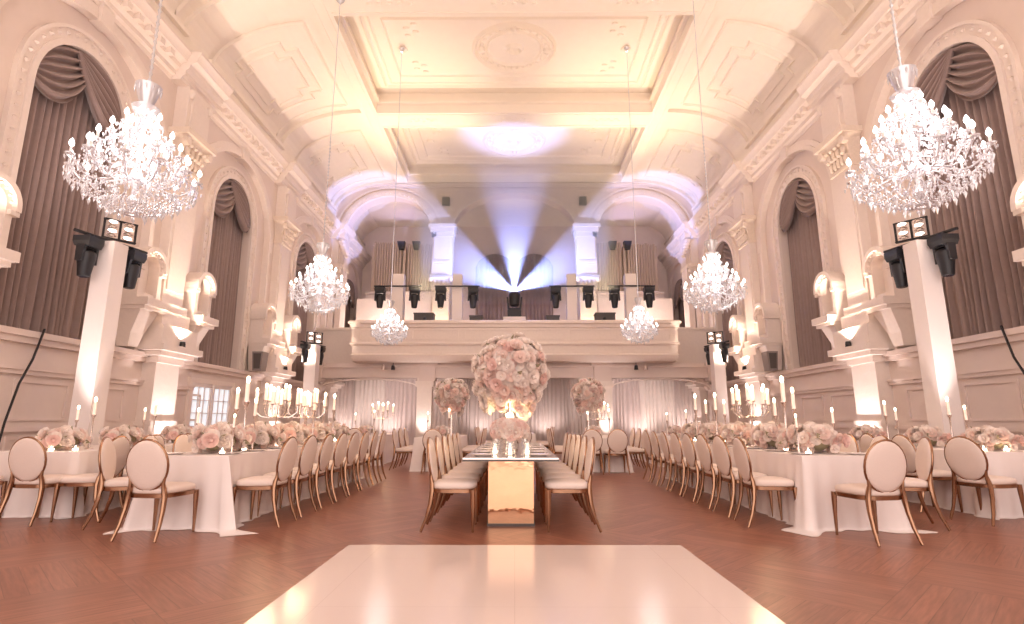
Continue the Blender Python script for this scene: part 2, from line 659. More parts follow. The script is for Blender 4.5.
        for yy in (-.45, .45):
            c = fn(0.38, p + yy, 7.52)
            mb.lathe([(0.0, -.06), (0.1, -.06), (0.1, .06), (0.0, .06)], 10, fn=lambda x, y, z, c=c: (c[0] + z, c[1] + x, c[2] + y))
        mb.box(-.1, 0.50, p - .60, p + .60, 7.66, 7.8, fn)
        trim(mb, M['gilt'])
        mb = MB()
        mb.box(-.1, 0.30, p - .46, p + .46, 7.8, 8.92, fn)
        mb.box(-.1, 0.34, p - .32, p + .32, 7.95, 8.75, fn)
        # console with rounded scroll on the block
        for yy in (-.38, .38):
            c = fn(0.3, p + yy, 8.75)
            mb.ball(c, 0.12, 8, 5, 0.9, 0.7, 1.1)
        trim(mb)
        for q in (-1, 1):
            yc = p + q * 1.0
            if q > 0 and k == 3:
                continue
            mb = MB()
            mb.box(-.1, 0.58, yc - .36, yc + .36, 3.44, 3.6, fn)
            mb.box(-.1, 0.50, yc - .32, yc + .32, 3.36, 3.44, fn)
            for (d, h, z, d2, h2, z2) in ((.14, .14, 2.62, .2, .2, 2.9), (.2, .2, 2.9, .4, .28, 3.36)):
                a = [fn(-.1, yc - h, z), fn(d, yc - h, z), fn(d, yc + h, z), fn(-.1, yc + h, z)]
                b = [fn(-.1, yc - h2, z2), fn(d2, yc - h2, z2), fn(d2, yc + h2, z2), fn(-.1, yc + h2, z2)]
                mb.add(a + b, [(0, 1, 5, 4), (1, 2, 6, 5), (2, 3, 7, 6), (4, 5, 6, 7), (0, 3, 2, 1)])
            # niche: solid back, deep hood
            ap = [(yc - .3, 3.6)] + arch_pts(yc, .3, 4.32, .3, 16) + [(yc + .3, 3.6)]
            mb.add([Ms(u, w, .1) for u, w in ap], [tuple(range(len(ap)))])
            arch_band(mb, Ms, yc, 0.24, 0.36, 3.6, 4.32, 0.24, 0.36, -.1, 0.34, 16)
            arch_band(mb, Ms, yc, 0.33, 0.42, 4.25, 4.32, 0.33, 0.42, -.1, 0.42, 16)
            arch_beads(mb, Ms, yc, 0.31, 3.6, 4.32, 0.31, 0.35, 0.11, 0.035, jamb=False)
            mb.box(-.1, 0.40, yc - .42, yc - .265, 4.18, 4.26, fn)
            mb.box(-.1, 0.40, yc + .265, yc + .42, 4.18, 4.26, fn)
            mb.box(0.1, 0.30, yc - .22, yc + .22, 3.6, 3.74, fn)
            trim(mb)

# ------------------------------------------------------------------ cove, ceiling, coffers
XC = 4.77


def cove(th, off=0.0):
    # th 0 at the cornice, pi/2 at the ceiling edge
    a, b = 2.65 + off, 1.3 + off
    return (5.3 + a * math.cos(th), 10.3 + b * math.sin(th))


mb = MB()
for s in (-1, 1):
    edges = [Y0, PIL[0] - BAY - .5, PIL[0] - BAY + .5]
    for p in PIL:
        edges += [p - .5, p + .5]
    edges.append(Y1)
    for i in range(len(edges) - 1):
        ya, yb = edges[i], edges[i + 1]
        rib = (i % 2 == 1)
        off = 0.0 if rib else 0.13
        n = 14
        for j in range(n):
            p, q = cove(PI / 2 * j / n, off), cove(PI / 2 * (j + 1) / n, off)
            mb.quad((s * p[0], ya, p[1]), (s * p[0], yb, p[1]), (s * q[0], yb, q[1]), (s * q[0], ya, q[1]))
            if rib:
                p2, q2 = cove(PI / 2 * j / n, .14), cove(PI / 2 * (j + 1) / n, .14)
                for yy in (ya, yb):
                    mb.quad((s * p[0], yy, p[1]), (s * q[0], yy, q[1]), (s * q2[0], yy, q2[1]), (s * p2[0], yy, p2[1]))
        # attic strip between cornice and cove
        x = 7.95
        mb.quad((s * x, ya, 9.6), (s * x, yb, 9.6), (s * x, yb, 10.3), (s * x, ya, 10.3))
        if not rib:
            mb.quad((s * 7.9, ya, 10.3), (s * 7.9, yb, 10.3), (s * 8.2, yb, 10.3), (s * 8.2, ya, 10.3))
            mb.quad((s * 5.3, ya, CZ), (s * 5.3, yb, CZ), (s * 5.3, yb, CZ + .2), (s * 5.3, ya, CZ + .2))
    # long beam beside the coffers
    mb.quad((s * XC, Y0, CZ), (s * XC, Y1, CZ), (s * 5.3, Y1, CZ), (s * 5.3, Y0, CZ))
CH = 12.35
yy = [Y0, PIL[0] - BAY - .5, PIL[0] - BAY + .5]
for p in PIL:
    yy += [p - .5, p + .5]
yy.append(Y1)
for i in range(len(yy) - 1):
    ya, yb = yy[i], yy[i + 1]
    if i % 2 == 1:
        mb.quad((-XC, ya, CZ), (XC, ya, CZ), (XC, yb, CZ), (-XC, yb, CZ))
    elif yb > 24:
        mb.quad((-XC, ya, CZ), (XC, ya, CZ), (XC, yb, CZ), (-XC, yb, CZ))
    else:
        R = [(0.0, CZ), (0.0, 12.0), (0.12, 12.04), (0.12, 12.12), (0.22, 12.2), (0.22, 12.3), (0.34, CH)]
        R = [(0.0, CZ), (0.0, 11.92), (0.10, 11.96), (0.10, 12.06), (0.0, 12.08), (0.0, CH)]
        for (a, za), (b, zb) in zip(R, R[1:]):
            A = [(-XC + a, ya + a, za), (XC - a, ya + a, za), (XC - a, yb - a, za), (-XC + a, yb - a, za)]
            B = [(-XC + b, ya + b, zb), (XC - b, ya + b, zb), (XC - b, yb - b, zb), (-XC + b, yb - b, zb)]
            mb.add(A + B, [(0, 1, 5, 4), (1, 2, 6, 5), (2, 3, 7, 6), (3, 0, 4, 7)])
        mb.quad((-XC, ya, CH), (XC, ya, CH), (XC, yb, CH), (-XC, yb, CH))
struct('ceiling', mb, M['ceiling'])

# ceiling mouldings
mb = MB()


def strip(pts, r=0.03, closed=False):
    mb.tube(pts, r, 4, closed)


for p0, p1 in zip([PIL[0] - BAY] + PIL, PIL):
    ya, yb = p0 + .5, p1 - .5
    if yb < 6:
        continue
    for s in (-1, 1):
        C = lambda th, y: (s * cove(th, .12)[0], y, cove(th, .12)[1])
        # framed panel following the cove with notched corners
        for (ta, tb, ma, nt_) in ((.10, 1.42, .35, 0), (.34, 1.22, .95, 1), (.46, 1.10, 1.25, 1)):
            u0, u1 = ya + ma, yb - ma
            pts = []
            dn, dt = (.35, .14) if nt_ else (0, 0)
            n = 8
            bot = [(ta, u0 + dn), (ta, u1 - dn)]
            ring = [(ta, u0 + dn), (ta, u1 - dn)]
            if nt_:
                ring += [(ta + dt, u1 - dn), (ta + dt, u1)]
            ring += [(ta + dt + (tb - ta - 2 * dt) * i / n, u1) for i in range(1, n + 1)]
            if nt_:
                ring += [(tb - dt, u1 - dn), (tb, u1 - dn)]
            ring += [(tb, u0 + dn)]
            if nt_:
                ring += [(tb - dt, u0 + dn), (tb - dt, u0)]
            ring += [(tb - dt - (tb - ta - 2 * dt) * i / n, u0) for i in range(0 if not nt_ else 1, n + 1)]
            if nt_:
                ring += [(ta + dt, u0 + dn)]
            strip([C(t, y) for t, y in ring], 0.05, True)
        # lower sill moulding of the cove
        mb.box(7.84, 8.0, ya, yb, 10.22, 10.34, fn=lambda x, y, z, s=s: (s * x, y, z))
    # coffer frames and medallion
    for (m_, r_) in ((.42, .07), (.62, .045), (1.0, .05)):
        xa = XC - m_
        for (A, B) in (((-xa, ya + m_), (xa, ya + m_)), ((xa, ya + m_), (xa, yb - m_)), ((xa, yb - m_), (-xa, yb - m_)), ((-xa, yb - m_), (-xa, ya + m_))):
            strip([(A[0], A[1], CH), (B[0], B[1], CH)], r_)
    yc = (ya + yb) / 2
    for (rr, r_) in ((1.22, .08), (1.08, .045), (.85, .06), (.2, .09)):
        strip([(rr * math.cos(2 * PI * i / 40), yc + rr * .9 * math.sin(2 * PI * i / 40), CH) for i in range(40)], r_, True)
    for i in range(24):
        a = 2 * PI * i / 24
        big = 0.13 if i % 6 == 0 else 0.06
        mb.ball((1.0 * math.cos(a), yc + .9 * math.sin(a), CH), big, 6, 4)
    for sx in (-1, 1):
        for i in range(4):
            for q in (-1, 1):
                mb.ball((sx * (2.9 + .25 * (i % 2)), yc + q * (1.1 - .16 * i), CH), .07, 6, 4, 1.6, 1, .7)
        # small ceiling rose where the little chandelier hangs
        mb.lathe([(0.16, 0), (.13, -.05), (.05, -.08), (0, -.08)], 12, (sx * 3.43, yc, CH))
# edges of the beams
for s in (-1, 1):
    for x in (4.9, 5.18):
        mb.box(x - .02, x + .02, 4, 23, CZ - .02, CZ + .02, fn=lambda x, y, z, s=s: (s * x, y, z))
for p in PIL:
    for o_ in (-.38, .38):
        mb.box(-XC, XC, p + o_ - .02, p + o_ + .02, CZ - .02, CZ + .02)
    for q in (-3.2, 0, 3.2):
        for i in range(9):
            mb.ball((q + (i - 4) * .13, p + .07 * math.cos(i * PI), CZ), .07, 6, 3, 1.2, 1, .5)
trim(mb, M['ceiling'])

# ------------------------------------------------------------------ end arcade
Me = lambda u, w, d: (u, 23.2 - d, w)
mb = MB()
arch_panel(mb, Me, -2.75, 2.75, 3.3, CZ + .05, 0, 2.74, 3.3, 9.45, 1.75, 0, -.7, 32)
for s in (-1, 1):
    arch_panel(mb, Me, min(s * 3.6, s * 8.1), max(s * 3.6, s * 8.1), 3.3, CZ + .05, s * 5.56, 1.95, 3.3, 9.25, 1.8, 0, -.7, 32)
    xa, xb = sorted((s * 2.75, s * 3.6))
    mb.quad(Me(xa, 3.3, 0), Me(xb, 3.3, 0), Me(xb, CZ + .05, 0), Me(xa, CZ + .05, 0))
struct('wall_arcade', mb, M['wall'])
mb = MB()
arch_band(mb, Me, 0, 2.70, 2.85, 9.4, 9.45, 1.71, 1.86, 0, .06, 32)
for s in (-1, 1):
    arch_band(mb, Me, s * 5.56, 1.90, 2.12, 9.1, 9.25, 1.75, 1.97, -.05, .12, 32)
    arch_band(mb, Me, s * 5.56, 2.12, 2.20, 9.1, 9.25, 1.97, 2.05, -.05, .06, 32)
    arch_beads(mb, Me, s * 5.56, 2.01, 9.1, 9.25, 1.86, .12, .2, .05, False)
    arch_band(mb, Me, s * 5.56, 2.3, 2.40, 9.1, 9.25, 2.12, 2.2, -.05, .05, 32)
    # pier
    x = s * 3.175
    mb.box(x - .52, x + .52, 23.0, 23.9, 9.3, 9.62)
    mb.box(x - .60, x + .60, 22.94, 23.95, 9.5, 9.64)
    mb.box(x - .47, x + .47, 23.08, 23.9, 9.1, 9.3)
    mb.box(x - .36, x + .36, 23.12, 23.3, 8.1, 9.1)
    mb.box(x - .40, x + .40, 23.08, 23.9, 7.85, 7.98)
    mb.box(x - .36, x + .36, 23.1, 23.3, 3.6, 6.6)
    # wall end impost
    x = s * 7.75
    mb.box(x - .3, x + .3, 22.95, 23.5, 9.0, 9.2)
# cornice on the end wall
for z0, z1, d in ((11.42, 11.5, .08), (11.5, 11.58, .14)):
    mb.box(-7.4, 7.4, 23.2 - d, 23.25, z0, z1)
trim(mb)
mb = MB()
for s in (-1, 1):
    x = s * 3.175
    for (h, z), (h2, z2) in zip(((.36, 6.6), (.38, 6.85), (.46, 7.12)), ((.38, 6.85), (.46, 7.12), (.52, 7.2))):
        mb.frus((x - h, x + h, 23.2 - h * .5, 23.4, z), (x - h2, x + h2, 23.2 - h2 * .5, 23.4, z2))
    mb.box(x - .5, x + .5, 22.9, 23.4, 7.2, 7.3)
    for i in range(5):
        mb.ball((x - .34 + .17 * i, 23.0, 6.78), .09, 6, 4, .8, .7, 1.4)
        if i < 4:
            mb.ball((x - .27 + .18 * i, 22.97, 7.0), .08, 6, 4, .8, .7, 1.3)
    for q in (-.44, .44):
        mb.ball((x + q, 22.96, 7.1), .11, 8, 5)
    # gilded brackets at the wall ends of the side arches
    for i in range(6):
        mb.ball((s * (7.6 - .05 * i), 23.05, 8.85 - .14 * i), .14 - .01 * i, 6, 4, 1.2, .8, .8)
trim(mb, M['gilt'])

# gallery shell behind the arcade
mb = MB()
mb.box(-8.2, 8.2, Y1 - .05, Y1 + .3, 0, 11.6)
struct('wall_back', mb, M['wall'])
mb = MB()
mb.box(-8.2, 8.2, 23.85, Y1, 11.32, 11.5)
struct('gallery_ceiling', mb, M['ceiling'])
mb = MB()
mb.box(-8.0, 8.0, 22.0, Y1, 3.3, 3.7)
mb.box(-5.85, 5.85, 20.2, 22.1, 3.3, 3.7)
struct('gallery_floor', mb, M['dado'])
# choir platform and organ base walls
mb = MB()
for s in (-1, 1):
    xa, xb = sorted((s * 4.0, s * 7.4))
    mb.box(xa, xb, 26.6, 27.9, 3.7, 7.4)
    mb.box(xa, xb, 26.5, 27.9, 7.3, 7.42)
    xa, xb = sorted((s * 5.9, s * 7.4))
    mb.box(xa, xb, 25.2, 26.6, 3.7, 6.75)
trim(mb)

# organ pipe screens
for s in (-1, 1):
    t = thing('organ_pipe_screen', 'beige organ pipe screen behind the %s balcony arch' % ('left' if s < 0 else 'right'), 'organ', (s * 5.62, 27.1, 7.42), 0, 'organ screens on the gallery')
    for part, (xa, xb, zt, n) in enumerate(((-1.6, -.15, 2.75, 11), (.15, 1.6, 2.65, 11))):
        mb = MB()
        w = (xb - xa) / n
        for i in range(n):
            mb.lathe([(w * .40, .12), (w * .47, .3), (w * .47, zt - .12 * abs(math.sin(i * .9))), (0, zt)], 8, (xa + w * (i + .5), 0, 0))
        mb.build('pipe_rank', M['organ'], t)
    mb = MB()
    mb.box(-1.66, 1.66, -.12, .3, 0, .12)
    for x in (-1.66, -.06, 1.54):
        mb.box(x, x + .12, -.1, .3, .12, 2.5)
    mb.box(-1.54, 1.54, .2, .3, .12, 2.4)
    mb.build('case_frame', M['organ'], t, False)

# ------------------------------------------------------------------ balcony
mb = MB()
BX = 6.0
prof = [(20.35, 4.78), (20.0, 4.78), (19.94, 4.72), (19.94, 4.66), (20.0, 4.62), (20.02, 4.52), (20.08, 4.5), (20.08, 3.98), (20.02, 3.94), (20.02, 3.88), (20.1, 3.84), (20.12, 3.56), (20.06, 3.5), (20.1, 3.4), (20.2, 3.28), (20.35, 3.24), (20.35, 4.78)]
mb.extrude(prof, lambda p, t: (t * (BX + (20.1 - p[0]) * .9), p[0], p[1]), -1, 1)
for s in (-1, 1):
    xa, xb = sorted((s * 5.75, s * 6.0))
    mb.box(xa, xb, 20.2, 22.0, 3.28, 4.75)
    xa, xb = sorted((s * 5.8, s * 8.0))
    mb.box(xa, xb, 21.9, 22.15, 3.5, 4.72)
    mb.box(xa, xb, 21.84, 22.2, 4.72, 4.82)
    mb.box(xa, xb, 21.84, 22.2, 3.24, 3.52)
# panels on the parapet
for i in range(-3, 3):
    xa, xb = i * 1.95 + .12, i * 1.95 + 1.83
    for (p, q, r, t) in ((xa, xb, 4.40, 4.43), (xa, xb, 4.06, 4.09), (xa, xa + .03, 4.09, 4.40), (xb - .03, xb, 4.09, 4.40)):
        mb.box(p, q, 20.05, 20.1, r, t)
struct('balcony_wall', mb, M['trim'])
mb = MB()
mb.box(-8, 8, 20.9, 21.3, 2.72, 3.3)
mb.box(-8, 8, 20.82, 21.0, 3.1, 3.2)
mb.box(-8, 8, 20.86, 21.0, 2.72, 2.8)
for x in (-3.3, 3.3, -7.6, 7.6):
    mb.box(x - .3, x + .3, 20.8, 21.3, 2.6, 3.28)
    mb.box(x - .4, x + .4, 20.74, 21.3, 3.16, 3.28)
struct('balcony_beam', mb, M['dado'])
mb = MB()
for x in (-3.4, 3.4):
    mb.box(x - .28, x + .28, 20.9, 21.3, 0, 2.72)
    mb.box(x - .36, x + .36, 20.84, 21.3, 0, .3)
    mb.box(x - .34, x + .34, 20.85, 21.3, 2.4, 2.6)
struct('balcony_pillars', mb, M['trim'])
mb = MB()
mb.box(-8, 8, 24.3, 24.5, 0, 3.3)
struct('wall_underbalcony', mb, M['dado'])
mb = MB()
for s in (-1, 1):
    for uc, a in ((s * 5.5, 1.85),):
        Mq = lambda u, w, d: (u, 20.95 - d, w)
        arch_band(mb, Mq, uc, a - .03, a + .04, 2.3, 2.35, .3, .36, -.1, .06)
trim(mb)


# ------------------------------------------------------------------ curtains
def pleats(mb, Mp, u0, u1, wb, topf, n, amp, d, nv=10, jit=0.3, seed=0):
    rnd = random.Random(seed)
    ph = [rnd.uniform(-jit, jit) for _ in range(n + 2)]
    am = [rnd.uniform(.6, 1.2) for _ in range(n + 2)]
    NU = n * 8

    def f(u, v):
        x = u * n
        k = int(min(x, n - 1e-6))
        fr = x - k
        a = am[k] * (1 - fr) + am[k + 1] * fr
        p = ph[k] * (1 - fr) + ph[k + 1] * fr
        uu = u0 + (u1 - u0) * u
        tp = topf(uu)
        w = wb + (tp - wb) * v
        dd = d + amp * a * math.sin(2 * PI * (x + p)) * (0.75 + .25 * (1 - v))
        return Mp(uu + .02 * math.sin(5 * v + k), w, dd)
    mb.grid(f, NU, nv)


def swag(mb, Mp, p0, p1, sag, topf, d, folds=5):
    def f(u, v):
        su = math.sin(PI * u)
        uu = p0[0] + (p1[0] - p0[0]) * u
        chord = p0[1] + (p1[1] - p0[1]) * u
        tp = min(topf(uu), max(chord, topf(uu) - .02))
        bot = chord - sag * su ** .8
        w = tp + (bot - tp) * v
        dd = d + .10 * math.sin(2 * PI * folds * v) * (.3 + .7 * su) + .12 * su * v
        return Mp(uu, w - .0, dd)
    mb.grid(f, 20, folds * 6)


wname = ['first', 'second', 'third', 'fourth']
for s in (-1, 1):
    Ms = lambda u, w, d, s=s: (s * (HW - d), u, w)
    for k, yc in enumerate(WIN[1:]):
        sd = 'left' if s < 0 else 'right'
        lab = ('taupe floor-to-arch curtain with swagged valance, %s window from the dance floor, %s wall' % (wname[k], sd)) if k < 3 else 'taupe curtain in the arched gallery window on the %s wall' % sd
        t = thing('window_curtain', lab, 'curtain', (s * (HW + .25), yc, 2.56), 0, 'arched window curtains')
        off = lambda u, w, d, s=s, yc=yc: (s * (-d - .0), u - yc, w - 2.56)
        off2 = lambda u, w, d, s=s, yc=yc: Vector(Ms(u, w, d)) - Vector((s * (HW + .25), yc, 2.56))
        topf = lambda u, yc=yc: 6.8 + 1.18 * math.sqrt(max(0, 1 - ((u - yc) / 1.085) ** 2))
        mb = MB()
        pleats(mb, off2, yc - 1.05, yc + 1.05, 2.57, topf, 14, .085, -.36, 10, seed=k + 10 * s)
        mb.build('drape', M['curtain'], t, ang=180)
        for q in (1, -1):
            mb = MB()
            A = (yc - q * 1.05, 6.95)
            B = (yc + q * .25, 7.92)
            swag(mb, off2, A, B, .70, topf, -.22 + .07 * (q < 0), 6)
            mb.build('valance_swag', M['curtain'], t, ang=180)

# drapes under the balcony
Mb = lambda u, w, d: (u, 24.0 - d, w)
dr = [(-7.9, -6.9, 'drape3'), (-6.9, -5.6, 'drape2'), (-5.6, -4.0, 'drape'), (-3.9, -2.4, 'drape2'), (-2.4, 0, 'drape3'), (0, 2.4, 'drape3'), (2.4, 3.9, 'drape2'), (4.0, 5.4, 'drape'), (5.4, 6.9, 'drape2'), (6.9, 7.9, 'drape3')]
dn = ['outermost left', 'second from left', 'third from left', 'fourth from left', 'middle left', 'middle right', 'fourth from right', 'third from right', 'second from right', 'outermost right']
for (a, b, m), w in zip(dr, dn):
    mb = MB()
    pleats(mb, Mb, a, b, .02, lambda u: 3.25, int((b - a) * 6), .03, 0, 3, seed=int(a * 10))
    o = mb.build('drape', M[m], None, ang=180)
    tag(o, 'pale floor-length drape hanging under the balcony, %s panel' % w, 'curtain', 'drapes under the balcony')
# curtained arches behind the moving light
for s in (-1, 1):
    mb = MB()
    Mg = lambda u, w, d: (u, 27.8 - d, w)
    uc = s * 1.03
    topf = lambda u, uc=uc: 8.8 + .95 * math.sqrt(max(0, 1 - ((u - uc) / 1.0) ** 2))
    pleats(mb, Mg, uc - .98, uc + .98, 3.72, topf, 10, .06, 0, 8, seed=3 + s)
    o = mb.build('gallery_curtain', M['curtain'], None, ang=180)
    tag(o, 'dark arched curtain on the gallery back wall, %s of the beam light' % ('left' if s < 0 else 'right'), 'curtain', 'gallery curtains')

# ------------------------------------------------------------------ french door on the left wall
mb = MB()
fn = lambda d, y, z: (-(HW - d), y, z)
ya, yb, zt = 13.62, 15.55, 2.06
for (p, q, r, t) in ((ya - .12, ya, 0, zt + .12), (yb, yb + .12, 0, zt + .12), (ya, yb, zt, zt + .12)):
    mb.box(-.05, .07, p, q, r, t, fn)
dd = struct('door_1', mb, M['trim'])
mid = (ya + yb) / 2
mb = MB()
for (a, b) in ((ya, mid - .02), (mid + .02, yb)):
    for (p, q, r, t) in ((a, a + .08, .05, zt), (b - .08, b, .05, zt), (a + .08, b - .08, zt - .1, zt), (a + .08, b - .08, .05, .35)):
        mb.box(.0, .05, p, q, r, t, fn)
    for i in range(1, 3):
        y = a + .08 + (b - a - .16) * i / 3
        mb.box(.012, .045, y - .014, y + .014, .35, zt - .1, fn)
    for i in range(1, 5):
        z = .35 + (zt - .45) * i / 5
        mb.box(.012, .045, a + .08, b - .08, z - .014, z + .014, fn)
mb.build('door_leaf', M['sleeve'], dd, False)
mb = MB()
mb.box(-.02, .008, ya, yb, .05, zt, fn)
M['pane'] = mat('daylit_pane', (0.8, 0.88, 0.95), 0.1, emit=(0.80, 0.90, 1.0), estr=0.4)
mb.build('window_pane', M['pane'], dd, False)

# ------------------------------------------------------------------ dance floor
mb = MB()
mb.box(-1.5, 1.5, -1.6, 5.29, 0.0, 0.02)
tag(mb.build('dance_floor', M['dance'], None, False), 'square white glossy dance floor laid on the wooden parquet', 'dance floor')


# ------------------------------------------------------------------ chairs
def superell(a, b, n, e=2.6):
    out = []
    for k in range(n):
        t = 2 * PI * k / n
        c, s_ = math.cos(t), math.sin(t)
        out.append((a * math.copysign(abs(c) ** (2 / e), c), b * math.copysign(abs(s_) ** (2 / e), s_)))
    return out


def make_chair():
    t = thing('banquet_chair', 'x', 'chair')
    # seat cushion
    N = 24
    base = superell(.235, .235, N, 3.6)
    base = [(x * (1.0 + .25 * y), y) for x, y in base]
    mb = MB()
    layers = [(.95, .425), (1.0, .44), (1.0, .465), (.96, .485), (.8, .497), (.4, .503)]
    vs = []
    for sc_, z in layers:
        vs += [(x * sc_, y * sc_, z) for x, y in base]
    fs = []
    for j in range(len(layers) - 1):
        for k in range(N):
            fs.append((j * N + k, j * N + (k + 1) % N, (j + 1) * N + (k + 1) % N, (j + 1) * N + k))
    fs.append(tuple((len(layers) - 1) * N + k for k in range(N)))
    fs.append(tuple(range(N - 1, -1, -1)))
    mb.add(vs, fs)
    mb.build('seat', M['cushion'], t, ang=60)
    mb = MB()
    vs = []
    for sc_, z in ((.97, .385), (1.015, .39), (1.015, .425), (.95, .43)):
        vs += [(x * sc_, y * sc_, z) for x, y in base]
    fs = []
    for j in range(3):
        for k in range(N):
            fs.append((j * N + k, j * N + (k + 1) % N, (j + 1) * N + (k + 1) % N, (j + 1) * N + k))
    fs.append(tuple(range(N - 1, -1, -1)))
    fs.append(tuple(3 * N + k for k in range(N)))
    mb.add(vs, fs)
    mb.build('seat_frame', M['gold'], t)
    # oval back, leaning
    ca, sa = math.cos(math.radians(9)), math.sin(math.radians(9))

    def B(x, y, z):
        return (x, -.235 + y * ca - (z) * sa, .545 + z * ca + y * sa)
    zc = .155
    mb = MB()
    n = 28
    prof = [(0, .036), (.5, .034), (.86, .028), (.97, .016), (.985, .005), (.985, -.005), (.97, -.014), (.86, -.024), (.5, -.029), (0, -.03)]
    vs = []
    for r, dpt in prof:
        for k in range(n):
            a = 2 * PI * k / n
            vs.append(B(.218 * r * math.cos(a), dpt, zc + .246 * r * math.sin(a)))
    fs = []
    for j in range(len(prof) - 1):
        for k in range(n):
            fs.append((j * n + k, j * n + (k + 1) % n, (j + 1) * n + (k + 1) % n, (j + 1) * n + k))
    mb.add(vs, fs)
    mb.build('backrest', M['cushion'], t, ang=60)
    mb = MB()
    mb.tube([B(.216 * math.cos(2 * PI * k / n), 0, zc + .244 * math.sin(2 * PI * k / n)) for k in range(n)], .0125, 8, True)
    mb.build('back_frame', M['gold'], t)
    for sx in (-1, 1):
        mb = MB()
        pts = [B(sx * .185, 0, zc - .11), B(sx * .172, -.005, -.02), (sx * .178, -.225, .47), (sx * .19, -.222, .40), (sx * .198, -.235, .28), (sx * .207, -.27, .14), (sx * .22, -.325, 0.006)]
        mb.tube(pts, [.012, .018, .024, .026, .022, .018, .0135], 8)
        mb.build('leg', M['gold'], t)
        mb = MB()
        pts = [(sx * .215, .2, .42), (sx * .217, .202, .37), (sx * .22, .207, .2), (sx * .222, .21, 0.004)]
        mb.tube(pts, [.027, .026, .019, .012], 8)
        mb.build('leg', M['gold'], t)
    return t


chair = make_chair()
remember(chair)
cused = [False]
R90 = PI / 2


def put_chair(x, y, face, label, group):
    # face: heading angle of the sitter, 0 = +Y, 90 = -X, -90 = +X
    return place(chair, cused, (x, y, 0), math.radians(face), label, group)


rj = random.Random(4)
NEAR_T = {-1: (-4.0, -3.09), 1: (3.09, 4.0)}
FRONT, BACKY = 6.12, 11.4
for s in (-1, 1):
    sd = 'left' if s < 0 else 'right'
    for i in range(8):
        put_chair(s * 2.83, 6.42 + .645 * i, s * -90 + rj.uniform(-4, 4), 'cream gold-legged chair, %s from dance floor on aisle side of %s long table' % (ORD[i], sd), 'chairs along the long tables')
    for i in range(7):
        put_chair(s * 4.27, 6.36 + .68 * i, s * 90 + (s * -18 if i == 0 else rj.uniform(-4, 4)), 'cream gold-legged chair, %s from dance floor on wall side of %s long table' % (ORD[i], sd), 'chairs along the long tables')
put_chair(-3.55, 5.79, -6, 'cream gold chair seen from behind, alone at near end of left long table', 'chairs at the table ends')
put_chair(3.47, 5.66, 8, 'cream gold chair seen from behind, alone at near end of right long table', 'chairs at the table ends')
# outer tables
put_chair(-5.42, 6.58, -4, 'cream round-back gold chair seen from behind at the near end of the outer left table', 'chairs at the table ends')
put_chair(-6.25, 6.55, 3, 'cream gold-legged chair cut by the frame at the near end of outer left table', 'chairs at the table ends')
put_chair(5.42, 6.62, -72, 'cream round-back gold chair angled at the near corner of the outer right table', 'chairs at the table ends')
put_chair(6.22, 6.52, -10, 'cream gold-legged chair cut by the frame at the near end of outer right table', 'chairs at the table ends')
for s in (-1, 1):
    sd = 'left' if s < 0 else 'right'
    for i in range(5):
        if s > 0 and i == 0:
            continue
        put_chair(s * (5.0 if s < 0 else 5.36), 6.72 + .68 * i + (0.05 if s > 0 else 0), s * -90 + rj.uniform(-4, 4), 'cream gold-legged chair, %s from front on inner side of outer %s table' % (ORD[i], sd), 'chairs along the outer tables')

# ------------------------------------------------------------------ centre table
CXT = -0.04
t = thing('dining_table', 'long mirror-topped table on gold mirrored pedestals in the middle of the hall', 'table', (CXT, 5.8, 0))
mb = MB()
mb.box(-.49, .49, 0, 3.75, .735, .75)
mb.build('tabletop', M['mirror'], t, False)
mb = MB()
mb.box(-.495, .495, -.005, 3.755, .715, .735)
mb.build('table_rim', M['edge'], t, False)
for y in (.5, 2.55):
    mb = MB()
    mb.box(-.25, .25, y, y + .7, .03, .715)
    p = mb.build('pedestal', M['goldm'], t, False)
    mb = MB()
    mb.box(-.26, .26, y - .01, y + .71, 0, .03)
    mb.build('plinth', M['edge'], p, False)
for s in (-1, 1):
    sd = 'left' if s < 0 else 'right'
    for i in range(6):
        put_chair(CXT + s * .60, 6.17 + .6 * i, s * 90 + rj.uniform(-2, 2), 'cream gold-legged chair, %s from dance floor on %s side of mirror table' % (ORD[i], sd), 'chairs along the mirror-topped table')


